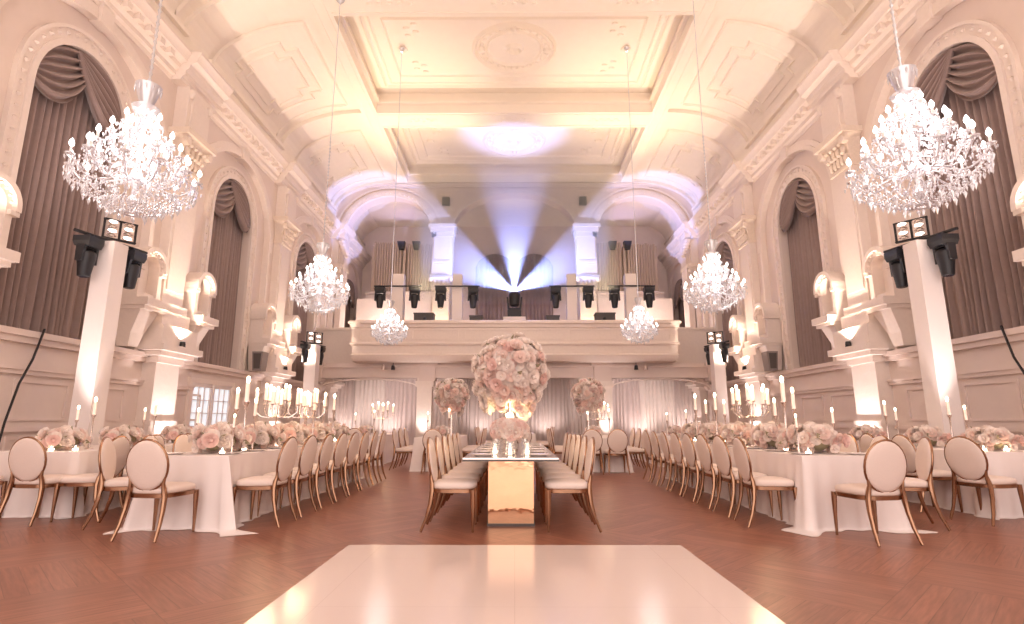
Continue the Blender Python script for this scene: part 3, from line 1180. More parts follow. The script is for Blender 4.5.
# ------------------------------------------------------------------ tablecloths
def tablecloth(x0, x1, y0, y1, h, label, seed, trail=()):
    rnd = random.Random(seed)
    o_ = ((x0 + x1) / 2, (y0 + y1) / 2)
    per = []
    stp = .035
    tot = [0.0]

    def edge(a, b):
        L = math.hypot(b[0] - a[0], b[1] - a[1])
        n = max(2, int(L / stp))
        nx, ny = (b[1] - a[1]) / L, -(b[0] - a[0]) / L
        for i in range(n):
            u = i / n
            per.append((a[0] + (b[0] - a[0]) * u, a[1] + (b[1] - a[1]) * u, nx, ny, min(u, 1 - u) * L, tot[0] + u * L))
        tot[0] += L
    c = [(x0, y0), (x1, y0), (x1, y1), (x0, y1)]
    for i in range(4):
        edge(c[i], c[(i + 1) % 4])
    N = len(per)
    ph = [rnd.uniform(0, 6.28) for _ in range(4)]
    vs = []
    # (height share, reach share): the last rows lie on the floor as a short train
    rows = [(0, 0), (.04, .3), (.12, .5), (.25, .62), (.4, .72), (.55, .8), (.7, .87), (.85, .94), (.97, 1.0), (1.0, 1.0), (1.0, 1.0)]
    for j, (v, rch) in enumerate(rows):
        for k, (x, y, nx, ny, dc, sl) in enumerate(per):
            near = math.exp(-dc / .22)
            cor = math.exp(-(dc / .16) ** 2)
            big, train = .10, .02
            for (tx, ty, amt) in trail:
                if abs(x - tx) < .6 and abs(y - ty) < .6:
                    big, train = amt * .5, amt
            fold = math.sin(sl * 2 * PI / .23 + ph[0] + .8 * math.sin(sl * 3.1 + ph[1]))
            soft = math.sin(sl * 2 * PI / .61 + ph[2])
            fl = .03 * v + (.010 + .040 * near) * (v ** .7) * fold + .014 * v * soft
            px, py = x - o_[0], y - o_[1]
            cx, cy = math.copysign(.707, px), math.copysign(.707, py)
            ex = cor * big * v ** 1.3
            z = h - (h - .006) * v
            if j == len(rows) - 1:
                fl += .02 + train * .45 * near * (.6 + .4 * fold)
                ex += train * .5 * cor
                z = .004
            elif v == 1.0:
                z = .012
            vs.append((x + nx * fl + cx * ex, y + ny * fl + cy * ex, z))
    fs = []
    for j in range(len(rows) - 1):
        for k in range(N):
            k2 = (k + 1) % N
            fs.append((j * N + k, j * N + k2, (j + 1) * N + k2, (j + 1) * N + k))
    mb = MB()
    mb.add(vs, fs)
    mb.add([(x0, y0, h), (x1, y0, h), (x1, y1, h), (x0, y1, h)], [(0, 1, 2, 3)])
    o = mb.build('tablecloth', M['cloth'], None, ang=80)
    return tag(o, label, 'tablecloth', 'white floor-length tablecloths')


TH = .75
tablecloth(-4.0, -3.09, FRONT, BACKY, TH, 'white floor-length cloth over the left long banquet table beside the aisle', 1, ((-3.09, FRONT, .34), (-4.0, FRONT, .22)))
tablecloth(3.09, 4.0, FRONT, BACKY, TH, 'white floor-length cloth over the right long banquet table beside the aisle', 2, ((3.09, FRONT, .30), (4.0, FRONT, .26)))
tablecloth(-6.5, -5.27, 6.85, 11.4, TH, 'white floor-length cloth over the outer left banquet table by the wall', 3)
tablecloth(5.63, 6.55, 6.85, 11.4, TH, 'white floor-length cloth over the outer right banquet table by the wall', 4)
BT = [(-2.3, -1.3, 12.9, 15.4, 'rear table left of mirror table', 'lr', 3), (1.4, 2.5, 12.7, 15.2, 'rear table right of mirror table', 'lr', 3),
      (-4.5, -3.5, 14.6, 17.6, 'rear table by left wall', 'l', 4), (3.7, 4.7, 14.2, 17.2, 'rear table by right wall', 'r', 4), (-.6, .6, 16.2, 18.8, 'rear table behind mirror table', 'lr', 3)]
for i, (a, b, c_, d_, nm, sides, nn) in enumerate(BT):
    tablecloth(a, b, c_, d_, TH, 'white floor-length cloth over the ' + nm, 10 + i)
    for q in (-1, 1):
        if ('l' if q < 0 else 'r') not in sides:
            continue
        for j in range(nn):
            put_chair((a - .27 if q < 0 else b + .27), c_ + .45 + .68 * j, q * 90, 'cream gold chair, %s from front on %s side of %s' % (ORD[j], 'left' if q < 0 else 'right', nm), 'chairs at the rear tables')
    n_ = 2 if b - a > 1.05 else 1
    for j in range(n_):
        put_chair((a + b) / 2 + ((j - .5) * .54 if n_ == 2 else 0), c_ - .27, rj.uniform(-6, 6), 'cream gold chair at near end of %s%s' % (nm, (', ' + ('left one', 'right one')[j]) if n_ == 2 else ''), 'chairs at the rear tables')


# ------------------------------------------------------------------ flowers
def rose_mesh(name, m):
    mb = MB()
    mb.ball((0, 0, 0.01), .022, 7, 4)
    rnd = random.Random(5)
    for (n, r, op, h) in ((4, .030, .25, .045), (6, .045, .65, .045), (7, .052, 1.15, .042)):
        for k in range(n):
            a = 2 * PI * k / n + op

            def f(u, v, a=a, r=r, op=op, h=h):
                w = (u - .5) * 2
                ang = a + w * .75 * (1 - .25 * v)
                rad = .016 + r * math.sin(v * PI * .5) * (.55 + .45 * min(op, 1)) + .006 * v * v
                z = -.02 + h * v * (1.35 - op * .65) * (1 - .25 * w * w)
                return (rad * math.cos(ang), rad * math.sin(ang), z)
            mb.grid(f, 4, 3)
    return mb.mesh(name, m, ang=180)


ROSES = [rose_mesh('blossom', M[k]) for k in ('ivory', 'rose', 'ivory', 'pink', 'rose', 'ivory')]


def leaf_cluster(pts, size, seed):
    rnd = random.Random(seed)
    mb = MB()
    for p, nrm in pts:
        d = (Vector(nrm) + Vector([rnd.uniform(-.6, .6) for _ in range(3)])).normalized()
        sd = d.orthogonal().normalized()
        sd.rotate(Matrix.Rotation(rnd.uniform(0, 6.28), 3, d))
        P = Vector(p)
        L = size * rnd.uniform(.7, 1.3)
        up = d.cross(sd)
        mb.add([P, P + d * L * .5 + sd * L * .22 + up * .01, P + d * L, P + d * L * .5 - sd * L * .22 + up * .01], [(0, 1, 2, 3)])
    return mb


def blossoms(root, pts, rnd, size, limit=100, mats=ROSES):
    rest = MB()
    for i, (p, nrm) in enumerate(pts):
        z = Vector(nrm).normalized()
        q = z.to_track_quat('Z', 'Y')
        sc_ = size * rnd.uniform(.75, 1.25)
        me = rnd.choice(mats)
        if i < limit:
            o = link('blossom', me, root, p, q.to_euler(), sc_)
        else:
            mt = Matrix.Translation(Vector(p)) @ q.to_matrix().to_4x4() @ Matrix.Scale(sc_, 4)
            rest.add([mt @ v.co for v in me.vertices], [tuple(f.vertices) for f in me.polygons])
    if rest.v:
        o = rest.build('small_blossoms', M['ivory'], root, ang=180)
        o['kind'] = 'stuff'


def fib_sphere(n, c, r, zmin=-1.0):
    out = []
    for i in range(n):
        z = 1 - 2 * (i + .5) / n
        if z < zmin:
            continue
        a = i * 2.39996
        rr = math.sqrt(1 - z * z)
        nrm = (rr * math.cos(a), rr * math.sin(a), z)
        out.append(((c[0] + nrm[0] * r[0], c[1] + nrm[1] * r[1], c[2] + nrm[2] * r[2]), nrm))
    return out


def tall_arrangement(loc, label, seed, n, R, zc, with_light):
    rnd = random.Random(seed)
    t = thing('tall_flower_arrangement', label, 'flower arrangement', loc, 0, 'tall flower arrangements')
    # stand: glass cylinder vase on a foot
    mb = MB()
    mb.lathe([(.10, 0), (.10, .015), (.03, .03), (.022, .06), (.022, zc - R * .9), (.05, zc - R * .82), (.07, zc - R * .75)], 14)
    mb.build('stand', M['silver'] if not with_light else M['gold'], t)
    mb = MB()
    mb.ball((0, 0, zc), R * .84, 16, 10)
    mb.build('flower_core', M['ivory'], t)
    pts = fib_sphere(n, (0, 0, zc), (R * .92, R * .92, R * .9), -.93)
    pts = [((p[0] + rnd.uniform(-.05, .05), p[1] + rnd.uniform(-.05, .05), p[2] + rnd.uniform(-.05, .05)), nn) for p, nn in pts]
    # loose sprays hanging below the ball
    for k in range(int(n * .35)):
        a = rnd.uniform(0, 2 * PI)
        v = rnd.random()
        r_ = R * (.85 - .25 * v) * rnd.uniform(.75, 1.1)
        pts.append(((r_ * math.cos(a), r_ * math.sin(a), zc - R * (.5 + .75 * v * rnd.random())), (math.cos(a), math.sin(a), -.3)))
    rnd.shuffle(pts)
    # the camera side first so that the largest ones are parts
    pts.sort(key=lambda q: q[0][1])
    blossoms(t, pts, rnd, 1.05)
    lf = leaf_cluster(fib_sphere(40, (0, 0, zc), (R * .85, R * .85, R * .85)), .11, seed)
    lf.build('leaves', M['leaf'], t, False)
    if with_light:  # added bulb and point light in place of a pin spot's warm gleam
        mb = MB()
        mb.lathe([(.10, .33), (.115, .36), (.115, .62), (.10, .62)], 16)
        mb.build('glass_cup', M['glass'], t)
        mb = MB()
        mb.ball((0, -.0, .42), .05, 10, 6, 1, 1, 1.3)
        mb.build('added_glow_bulb', M['warmglow'], t)
        light('added_arrangement_glow', 'POINT', (0, -.14, .44), 6, (1, .72, .40), t, size=.05)
    return t


tall_arrangement((-.06, 7.35, .75), 'huge round ball of blush and ivory roses on a tall stand, centre of mirror-topped table', 1, 300, .50, 1.02, True)
tall_arrangement((-1.52, 13.5, .75), 'tall ball of blush roses on the rear table left of mirror table', 2, 170, .40, 1.0, False)
tall_arrangement((1.78, 13.5, .75), 'tall ball of blush roses on the rear table right of mirror table', 3, 170, .40, 1.0, False)


def low_arrangement(name='low_flower_arrangement', n=84, size=.72, seed=0):
    rnd = random.Random(seed)
    t = thing(name, 'x', 'flower arrangement')
    mb = MB()
    mb.lathe([(.07, 0), (.10, .01), (.12, .05), (.10, .09), (.09, .09)], 14)
    mb.build('bowl', M['silver'], t)
    mb = MB()
    mb.ball((0, 0, .10), .12, 10, 6, .9, 1.9, .75)
    mb.build('foliage', M['leaf'], t)
    pts = [(p, nn) for p, nn in fib_sphere(int(n * 1.6), (0, 0, .10), (.17, .31, .12), -.25)]
    pts = [((p[0] + rnd.uniform(-.04, .04), p[1] + rnd.uniform(-.05, .05), max(.04, p[2] + rnd.uniform(-.03, .05))), nn) for p, nn in pts]
    blossoms(t, pts, rnd, size)
    leaf_cluster(fib_sphere(18, (0, 0, .10), (.15, .28, .10), -.1), .09, seed).build('leaves', M['leaf'], t, False)
    return t


low = low_arrangement(seed=11)
remember(low)
lused = [False]
LOWS = []
for s in (-1, 1):
    sd = 'left' if s < 0 else 'right'
    for i, y in enumerate((6.75, 7.75, 8.9, 10.0, 10.95)):
        LOWS.append((s * 3.53, y, 1.28, 'low mound of blush and ivory roses, %s from the dance floor on %s long table' % (ORD[i], sd)))
    for i, y in enumerate((7.3, 8.4, 9.8)):
        LOWS.append((s * (5.85 if s < 0 else 6.1), y, 1.1, 'low mound of blush and ivory roses, %s from the dance floor on outer %s table' % (ORD[i], sd)))
for i, (a, b, c_, d_, nm, sides, nn) in enumerate(BT):
    LOWS.append(((a + b) / 2, c_ + 1.25 if i < 2 else c_ + .6, .95, 'low mound of blush and ivory roses on the ' + nm))
for x, y, sc_, lab in LOWS:
    place(low, lused, (x, y, TH), rj.uniform(-.2, .2), lab, 'low rose mounds on the tables', sc_)
# bouquet in glass vases on the mirror table
t = thing('glass_vase_bouquet', 'blush rose bouquet in a clear glass vase at the near end of mirror-topped table', 'flower arrangement', (-.06, 6.55, .75))
mb = MB()
mb.lathe([(.07, 0), (.085, .01), (.10, .10), (.085, .17), (.10, .20), (.095, .20), (.08, .17), (.095, .10), (.08, .015), (0, .012)], 18)
mb.build('vase', M['glass'], t)
mb = MB()
for k in range(7):
    a = 2 * PI * k / 7
    mb.tube([(.03 * math.cos(a), .03 * math.sin(a), .02), (.05 * math.cos(a), .05 * math.sin(a), .22)], .005, 5)
mb.build('stem', M['leaf'], t)
rnd = random.Random(3)
blossoms(t, [(p, nn) for p, nn in fib_sphere(80, (0, 0, .26), (.21, .17, .13), -.5)], rnd, .8)
for k, (x, y) in enumerate(((-.22, 6.32), (.14, 6.28), (-.05, 6.22))):
    t = thing('bud_vase', 'small clear glass vase beside the near bouquet on mirror-topped table, %s one' % ('left', 'right', 'front')[k], 'vase', (x, y, .75), 0, 'small glass vases on the mirror table')
    mb = MB()
    mb.lathe([(.045, 0), (.055, .01), (.06, .07), (.04, .13), (.05, .15), (.045, .15), (.035, .13), (.05, .07), (.04, .012), (0, .012)], 14)
    mb.build('vase', M['glass'], t)
    mb = MB()
    mb.lathe([(.02, .012), (.02, .05), (.004, .055), (0, .09)], 8)
    mb.build('tealight', M['flame'], t)


# ------------------------------------------------------------------ candles
def make_candlestick():
    t = thing('candlestick', 'x', 'candlestick')
    mb = MB()
    mb.lathe([(.055, 0), (.055, .01), (.02, .025), (.014, .06), (.022, .10), (.012, .14), (.012, .42), (.022, .45), (.03, .47), (.03, .48)], 12)
    mb.build('stem', M['silver'], t)
    mb = MB()
    mb.lathe([(.02, .48), (.02, .66), (.008, .667)], 10)
    c = mb.build('candle', M['wax'], t)
    mb = MB()
    mb.ball((0, 0, .695), .019, 8, 6, 1, 1, 1.9)
    mb.build('flame', M['flame'], c)
    return t


cst = make_candlestick()
remember(cst)
cstu = [False]
CST = []
for s in (-1, 1):
    sd = 'left' if s < 0 else 'right'
    for i, (x, y, h) in enumerate(((3.4, 7.05, 1.28), (3.62, 7.25, 1.10), (3.45, 7.42, .92), (3.75, 6.62, .72), (3.28, 6.55, .62), (3.36, 9.35, 1.15), (3.6, 9.6, 1.0), (3.4, 10.5, 1.2), (3.66, 10.7, 1.05))):
        CST.append((s * x, y, h, 'lit taper on slim candlestick, %s from dance floor on %s long table' % (ORD[i], sd)))
    for i, (x, y, h) in enumerate(((5.75, 7.62, .95), (6.05, 7.72, .8), (5.8, 9.0, .95), (6.1, 9.2, .8))):
        CST.append((s * (x if s < 0 else x + .15), y, h, 'lit taper on slim candlestick, %s from dance floor on outer %s table' % (ORD[i], sd)))
for i, (a, b, c_, d_, nm, sides, nn) in enumerate(BT):
    for j in range(2):
        CST.append(((a + b) / 2 + (j - .5) * .5, c_ + .35, .8 + .1 * j, 'lit taper on slim candlestick, %s one on %s' % (('left', 'right')[j], nm)))
for x, y, h, lab in CST:
    place(cst, cstu, (x, y, TH), 0, lab, 'single candlesticks on the tables', h)


def make_candelabrum():
    t = thing('candelabrum', 'x', 'candelabrum')
    mb = MB()
    mb.lathe([(.11, 0), (.11, .012), (.05, .03), (.02, .06), (.03, .12), (.016, .18), (.016, .42), (.03, .46), (.018, .5), (.018, .60), (.035, .62), (.035, .635)], 14)
    mb.build('stem', M['silver'], t)
    tips = []
    for k in range(8):
        a = 2 * PI * k / 8 + .2
        r = .29 if k % 2 == 0 else .19
        zt = .60 if k % 2 == 0 else .66
        ca, sa = math.cos(a), math.sin(a)
        mb = MB()
        pts = [(.015 * ca, .015 * sa, .46), (.3 * r * ca, .3 * r * sa, .42), (.7 * r * ca, .7 * r * sa, .43), (r * ca, r * sa, .50), (r * ca, r * sa, zt)]
        mb.tube(pts, [.009, .008, .008, .008, .009], 6)
        mb.lathe([(.006, zt - .01), (.034, zt), (.036, zt + .012), (.02, zt + .015)], 10, (r * ca, r * sa, 0))
        # hanging drops
        for q in range(3):
            b = q * 2.1
            mb.octa((r * ca + .03 * math.cos(b), r * sa + .03 * math.sin(b), zt - .05), .009, .035, .02)
        mb.build('arm', M['silver'], t)
        tips.append((r * ca, r * sa, zt + .012))
    tips.append((0, 0, .635))
    for x, y, z in tips:
        mb = MB()
        mb.lathe([(.024, z), (.024, z + .17), (.01, z + .178)], 10, (x, y, 0))
        c = mb.build('candle', M['wax'], t)
        mb = MB()
        mb.ball((x, y, z + .205), .020, 8, 6, 1, 1, 1.8)
        mb.build('flame', M['flame'], c)
    return t


cdl = make_candelabrum()
remember(cdl)
cdlu = [False]
CDL = [(-3.52, 8.25, 1.0, 'large silver candelabrum with nine lit candles, nearer one on the left long table'),
       (-3.52, 9.45, 1.0, 'large silver candelabrum with nine lit candles, farther one on the left long table'),
       (3.52, 8.32, 1.0, 'large silver candelabrum with nine lit candles on the right long table'),
       (-3.75, 15.9, 1.0, 'silver candelabrum with nine lit candles on the rear table by the left wall'),
       (2.2, 14.7, .95, 'silver candelabrum with nine lit candles on the rear table right of mirror table'),
       ]
for x, y, h, lab in CDL:
    o = place(cdl, cdlu, (x, y, TH), 0, lab, 'silver candelabra', h)
for (x, y, h, lab) in CDL[:5]:
    light('candle_glow', 'POINT', (x, y, TH + .95), 10, AMBER, size=.2)

# votives, plates, glasses
vm = MB()
vm.lathe([(.03, 0), (.036, .005), (.04, .08), (.037, .08), (.033, .01), (0, .01)], 12)
vmesh = vm.mesh('votive_glass', M['glass'])
fm = MB()
fm.lathe([(.028, .012), (.028, .035), (.008, .04), (.010, .055), (0, .075)], 10)
fmesh = fm.mesh('votive_flame', M['flame'])
gm = MB()
gm.lathe([(.034, 0), (.034, .004), (.005, .012), (.005, .09), (.022, .105), (.036, .14), (.036, .18), (.030, .205), (.028, .205), (.033, .18), (.033, .142), (.02, .11), (0, .10)], 12)
gmesh = gm.mesh('wine_glass', M['glass'])
pm = MB()
pm.lathe([(.08, 0), (.085, .004), (.135, .016), (.137, .019), (.085, .010), (0, .009)], 20)
pmesh = pm.mesh('dinner_plate', M['porcelain'])
for s in (-1, 1):
    sd = 'left' if s < 0 else 'right'
    for i in range(7):
        x, y = s * (3.30 + .07 * (i % 2) + .25 * (i % 3 == 2)), 6.38 + .66 * i
        t = thing('votive_candle', 'glowing glass votive, %s from dance floor on %s long table' % (ORD[i], sd), 'candle', (x, y, TH), 0, 'votives on the long tables')
        g = link('glass_cup', vmesh, t)
        link('flame', fmesh, t)
    for i in range(3):
        x, y = s * (5.45 + .3 * i if s < 0 else 5.78 + .28 * i), 7.0
        t = thing('votive_candle', 'glowing glass votive, %s from aisle at front of outer %s table' % (ORD[i], sd), 'candle', (x, y, TH), 0, 'votives on the outer tables')
        link('glass_cup', vmesh, t)
        link('flame', fmesh, t)
    for i in range(8):
        y = 6.42 + .645 * i
        tag(link('dinner_plate', pmesh, None, (s * 3.235, y, TH)), 'white dinner plate at %s place from dance floor, aisle side of %s long table' % (ORD[i], sd), 'plate', 'plates on the long tables')
        tag(link('wine_glass', gmesh, None, (s * 3.42, y + .17, TH)), 'wine glass at %s place from dance floor, aisle side of %s long table' % (ORD[i], sd), 'glass', 'glasses on the long tables')
    for i in range(7):
        y = 6.36 + .68 * i
        tag(link('dinner_plate', pmesh, None, (s * 3.855, y, TH)), 'white dinner plate at %s place from dance floor, wall side of %s long table' % (ORD[i], sd), 'plate', 'plates on the long tables')
        tag(link('wine_glass', gmesh, None, (s * 3.68, y + .17, TH)), 'wine glass at %s place from dance floor, wall side of %s long table' % (ORD[i], sd), 'glass', 'glasses on the long tables')
    for i in range(6):
        y = 6.17 + .6 * i
        tag(link('dinner_plate', pmesh, None, (CXT + s * .30, y, .75)), 'white dinner plate at %s place from dance floor, %s side of mirror table' % (ORD[i], sd), 'plate', 'plates on the mirror table')
        tag(link('wine_glass', gmesh, None, (CXT + s * .16, y + .2, .75), None, .85), 'wine glass at %s place from dance floor, %s side of mirror table' % (ORD[i], sd), 'glass', 'glasses on the mirror table')

# ------------------------------------------------------------------ chandeliers
pend = MB()
pend.octa((0, 0, -.045), .017, .05, .03, n=6)
pend.octa((0, 0, -.006), .009, .01, .01, n=5)
PEND = pend.mesh('crystal_pendant', M['crystal'], False)


def arm_mesh(r, zt, z0):
    mb = MB()
    pts = []
    for i in range(11):
        u = i / 10
        x = .05 + (r - .05) * u
        z = z0 + (zt - z0) * u - .13 * math.sin(PI * u) + .05 * math.sin(2 * PI * u)
        pts.append((x, 0, z))
    pts[-1] = (r, 0, zt)
    mb.tube(pts, .011, 6)
    return mb


def make_chandelier():
    rnd = random.Random(9)
    t = thing('chandelier', 'x', 'chandelier')
    mb = MB()
    mb.lathe([(0, .10), (.04, .12), (.07, .18), (.03, .24), (.025, .34), (.06, .40), (.07, .46), (.03, .54), (.025, .68), (.05, .73), (.025, .80), (.022, .95), (.045, 1.0), (.02, 1.06), (.02, 1.2)], 14)
    mb.build('central_column', M['crystal'], t)
    mb = MB()
    for z, r in ((1.14, .07), (1.28, .13)):
        mb.lathe([(r * .5, z - .04), (r, z + .02), (r * 1.12, z + .06), (r * 1.0, z + .06), (r * .5, z)], 14)
    mb.lathe([(.02, 1.2), (.05, 1.22), (.075, 1.34), (.05, 1.46), (.03, 1.5)], 12)
    mb.lathe([(.03, 1.36), (.07, 1.38), (.10, 1.48), (.14, 1.62), (.135, 1.62), (.09, 1.48), (.06, 1.39)], 14)
    for k in range(12):
        a = 2 * PI * k / 12
        mb.octa((.135 * math.cos(a), .135 * math.sin(a), 1.57), .012, .06, .03)
    mb.build('crown', M['crystal'], t)
    pan = MB()
    pan.lathe([(.008, -.01), (.045, 0), (.05, .012), (.012, .012)], 10)
    for k in range(7):
        a = 2 * PI * k / 7
        pan.octa((.046 * math.cos(a), .046 * math.sin(a), -.028), .009, .03, .018)
    PAN = pan.mesh('drip_pan', M['crystal'], False)
    bl = MB()
    bl.lathe([(.013, .012), (.013, .085), (.010, .088)], 8)
    BASE = bl.mesh('candle_sleeve', M['porcelain'])
    bl = MB()
    bl.lathe([(.010, .088), (.024, .11), (.026, .13), (.016, .16), (0, .185)], 8)
    BULB = bl.mesh('candle_bulb', M['bulb'])
    tips = []
    npend = 0
    TI = ((12, .62, .50, .42, 0), (10, .47, .70, .60, .3), (8, .31, .90, .78, .1), (5, .17, 1.10, .98, .4))
    for (n, r, zt, z0, ph) in TI:
        AM = arm_mesh(r, zt, z0).mesh('arm', M['crystal'])
        for k in range(n):
            a = 2 * PI * k / n + ph
            arm = link('arm', AM, t, None, (0, 0, a))
            link('drip_pan', PAN, arm, (r, 0, zt))
            link('candle_sleeve', BASE, arm, (r, 0, zt))
            link('candle_bulb', BULB, arm, (r, 0, zt))
            tips.append((r * math.cos(a), r * math.sin(a), zt, r))
    # pendants as parts
    PP = []
    for (x, y, z, r) in tips:
        PP.append((x, y, z - .06))
    for (n, r, z) in ((24, .60, .36), (20, .45, .22), (14, .30, .12), (7, .15, .06)):
        for k in range(n):
            a = 2 * PI * k / n + r
            PP.append((r * math.cos(a), r * math.sin(a), z))
    for p in PP[:100]:
        link('crystal_pendant', PEND, t, p, None, rnd.uniform(.9, 1.4))
    # bead strands
    mb = MB()

    def strand(A, B, sag, n, s0=.011):
        for i in range(n + 1):
            u = i / n
            p = [A[j] + (B[j] - A[j]) * u for j in range(3)]
            p[2] -= sag * 4 * u * (1 - u)
            mb.octa(p, s0, s0 * 1.15, n=4)
    i0 = 0
    prev = None
    for (n, r, zt, z0, ph) in TI:
        ring = [(r * math.cos(2 * PI * k / n + ph), r * math.sin(2 * PI * k / n + ph), zt) for k in range(n)]
        for k in range(n):
            strand(ring[k], ring[(k + 1) % n], .10, 9)
            q = r * .45
            a = 2 * PI * k / n + ph
            strand(ring[k], (q * math.cos(a), q * math.sin(a), zt + .26), .05, 9)
            strand(ring[k], (r * .5 * math.cos(a), r * .5 * math.sin(a), zt - .22), .03, 6)
    # basket below
    for k in range(30):
        a = 2 * PI * k / 30
        A = (.61 * math.cos(a), .61 * math.sin(a), .40)
        B = (.06 * math.cos(a), .06 * math.sin(a), .03)
        strand(A, B, .07, 18, .012)
    for (rr, zz) in ((.61, .40), (.60, .34), (.46, .24), (.31, .14)):
        for k in range(44):
            a = 2 * PI * k / 44
            mb.octa((rr * math.cos(a), rr * math.sin(a), zz - .02), .012, .045, .02)
    # loose drops filling the tiers
    for k in range(420):
        u = rnd.random()
        z = .30 + .95 * u
        rmax = .60 * (1 - u) ** .85 + .10
        r = rmax * math.sqrt(rnd.uniform(.15, 1))
        a = rnd.uniform(0, 6.283)
        mb.octa((r * math.cos(a), r * math.sin(a), z), .012, .038, .02)
    o = mb.build('crystal_beads', M['crystal'], t, False)
    o['kind'] = 'stuff'
    return t


ch = make_chandelier()
remember(ch)
chu = [False]
CHN = [(-4.4, 5.95, 3.42, 1.02, CZ, 'large crystal chandelier hanging closest to the dance floor, left side'),
       (4.4, 5.62, 3.36, 1.02, CZ, 'large crystal chandelier hanging closest to the dance floor, right side'),
       (-4.4, 12.1, 3.5, 1.0, CZ, 'crystal chandelier in the middle of the hall before the second pilaster, left side'),
       (4.4, 11.8, 3.45, 1.0, CZ, 'crystal chandelier in the middle of the hall before the second pilaster, right side'),
       (-3.43, 14.9, 3.16, .76, CH - .08, 'small crystal chandelier hanging in front of the balcony, left side'),
       (3.43, 14.9, 3.2, .78, CH - .08, 'small crystal chandelier hanging in front of the balcony, right side')]
for x, y, z, sc_, top, lab in CHN:
    o = place(ch, chu, (x, y, z), rj.uniform(0, 1), lab, 'crystal chandeliers', sc_)
    L = (top - z) / sc_
    mb = MB()
    mb.tube([(0, 0, 1.5), (0, 0, L - .05)], .012, 6)
    k = 1.7
    while k < min(L - .1, 4.2):
        mb.ball((0, 0, k), .022, 6, 4, 1, 1, 1.4)
        k += .085
    mb.build('suspension_chain', M['crystal'], o)
    mb = MB()
    mb.lathe([(.03, L - .14), (.05, L - .1), (.10, L - .05), (.12, L)], 12)
    mb.build('ceiling_canopy', M['crystal'], o)
    for zz, e in ((.55, .5), (.95, .5)):
        light('chandelier_light', 'POINT', (0, 0, zz), 30 * e * (1 if sc_ > .9 else .5), (1.0, .93, .92), o, size=.28)


# ------------------------------------------------------------------ light towers and moving heads
def make_moving_head():
    t = thing('moving_head_light', 'x', 'stage light')
    mb = MB()
    mb.frus((-.14, .14, -.12, .12, -.20), (-.165, .165, -.14, .14, -.12))
    mb.box(-.165, .165, -.14, .14, -.12, -.03)
    mb.box(-.07, -.03, -.04, .04, -.03, .04)
    mb.box(.03, .07, -.04, .04, -.03, .04)
    mb.build('base', M['black'], t, False)
    mb = MB()
    for s in (-1, 1):
        mb.frus((s * .155 - .02, s * .155 + .02, -.05, .05, -.46), (s * .13 - .03, s * .13 + .03, -.07, .07, -.18))
    mb.box(-.15, .15, -.07, .07, -.22, -.18)
    mb.build('yoke', M['black'], t, False)
    mb = MB()
    mb.lathe([(.075, -.70), (.09, -.69), (.11, -.52), (.133, -.38), (.128, -.29), (.09, -.25)], 14)
    h = mb.build('head', M['black'], t)
    mb = MB()
    mb.lathe([(.0, -.704), (.07, -.704)], 14)
    mb.build('lens', M['lens'], h)
    return t


mh = make_moving_head()
remember(mh)
mhu = [False]


def tower(x, y, z0, z1, w, label, bar_dir, half, mh_scale, names, blinder):
    t = thing('light_tower', label, 'light tower', (x, y, z0), 0, 'white light towers')
    H = z1 - z0
    mb = MB()
    mb.box(-w / 2, w / 2, -w / 2, w / 2, .02, H)
    mb.build('white_sleeve', M['sleeve'], t, False)
    mb = MB()
    mb.box(-w / 2 - .1, w / 2 + .1, -w / 2 - .1, w / 2 + .1, 0, .02)
    mb.build('base_plate', M['darkgrey'], t, False)
    mb = MB()
    e = half + .25
    pts = [(0, -e, H - .03), (0, e, H - .03)] if bar_dir == 'y' else [(-e, -w / 2 - .04, H - .5 if mh_scale > 1.05 else H - .03), (e, -w / 2 - .04, H - .5 if mh_scale > 1.05 else H - .03)]
    if bar_dir == 'y':
        pts = [(math.copysign(.16, x), -e, H + .03), (-math.copysign(.16, x), e, H + .03)]
    mb.tube(pts, .028, 8)
    mb.build('crossbar', M['black'], t)
    zb = z0 + pts[0][2] - .03
    for q, nm in zip((-1, 1), names):
        px, py = (x - q * math.copysign(.16 * half / e, x), y + q * half) if bar_dir == 'y' else (x + q * half, y - w / 2 - .04)
        place(mh, mhu, (px, py, zb), 0 if bar_dir == 'x' else R90, nm, 'hanging moving head lights', mh_scale)
    return t


def make_blinder():
    t = thing('blinder_lamp_rack', 'x', 'stage light')
    mb = MB()
    for x in (-.28, .28, 0):
        mb.box(x - .015, x + .015, -.03, .03, 0, .42)
    mb.box(-.3, .3, -.04, .04, 0, .03)
    mb.box(-.3, .3, -.03, .03, .40, .43)
    mb.build('rack', M['black'], t, False)
    for i in range(2):
        for j in range(4):
            c = (-.14 + .28 * i, 0, .08 + .095 * j)
            mb = MB()
            mb.lathe([(.02, .05), (.05, .02), (.062, -.05), (.055, -.05), (.03, .0)], 10, fn=lambda x, y, z, c=c: (c[0] + x * 1.6, c[1] + z, c[2] + y * .68))
            o = mb.build('lamp_cup', M['silver'], t)
            mb = MB()
            mb.lathe([(0, -.045), (.03, -.042), (.03, -.01)], 10, fn=lambda x, y, z, c=c: (c[0] + x * 1.3, c[1] + z, c[2] + y * .7))
            mb.build('lamp', M['lampglow'] if (i + j) % 2 else M['silver'], o)
    return t


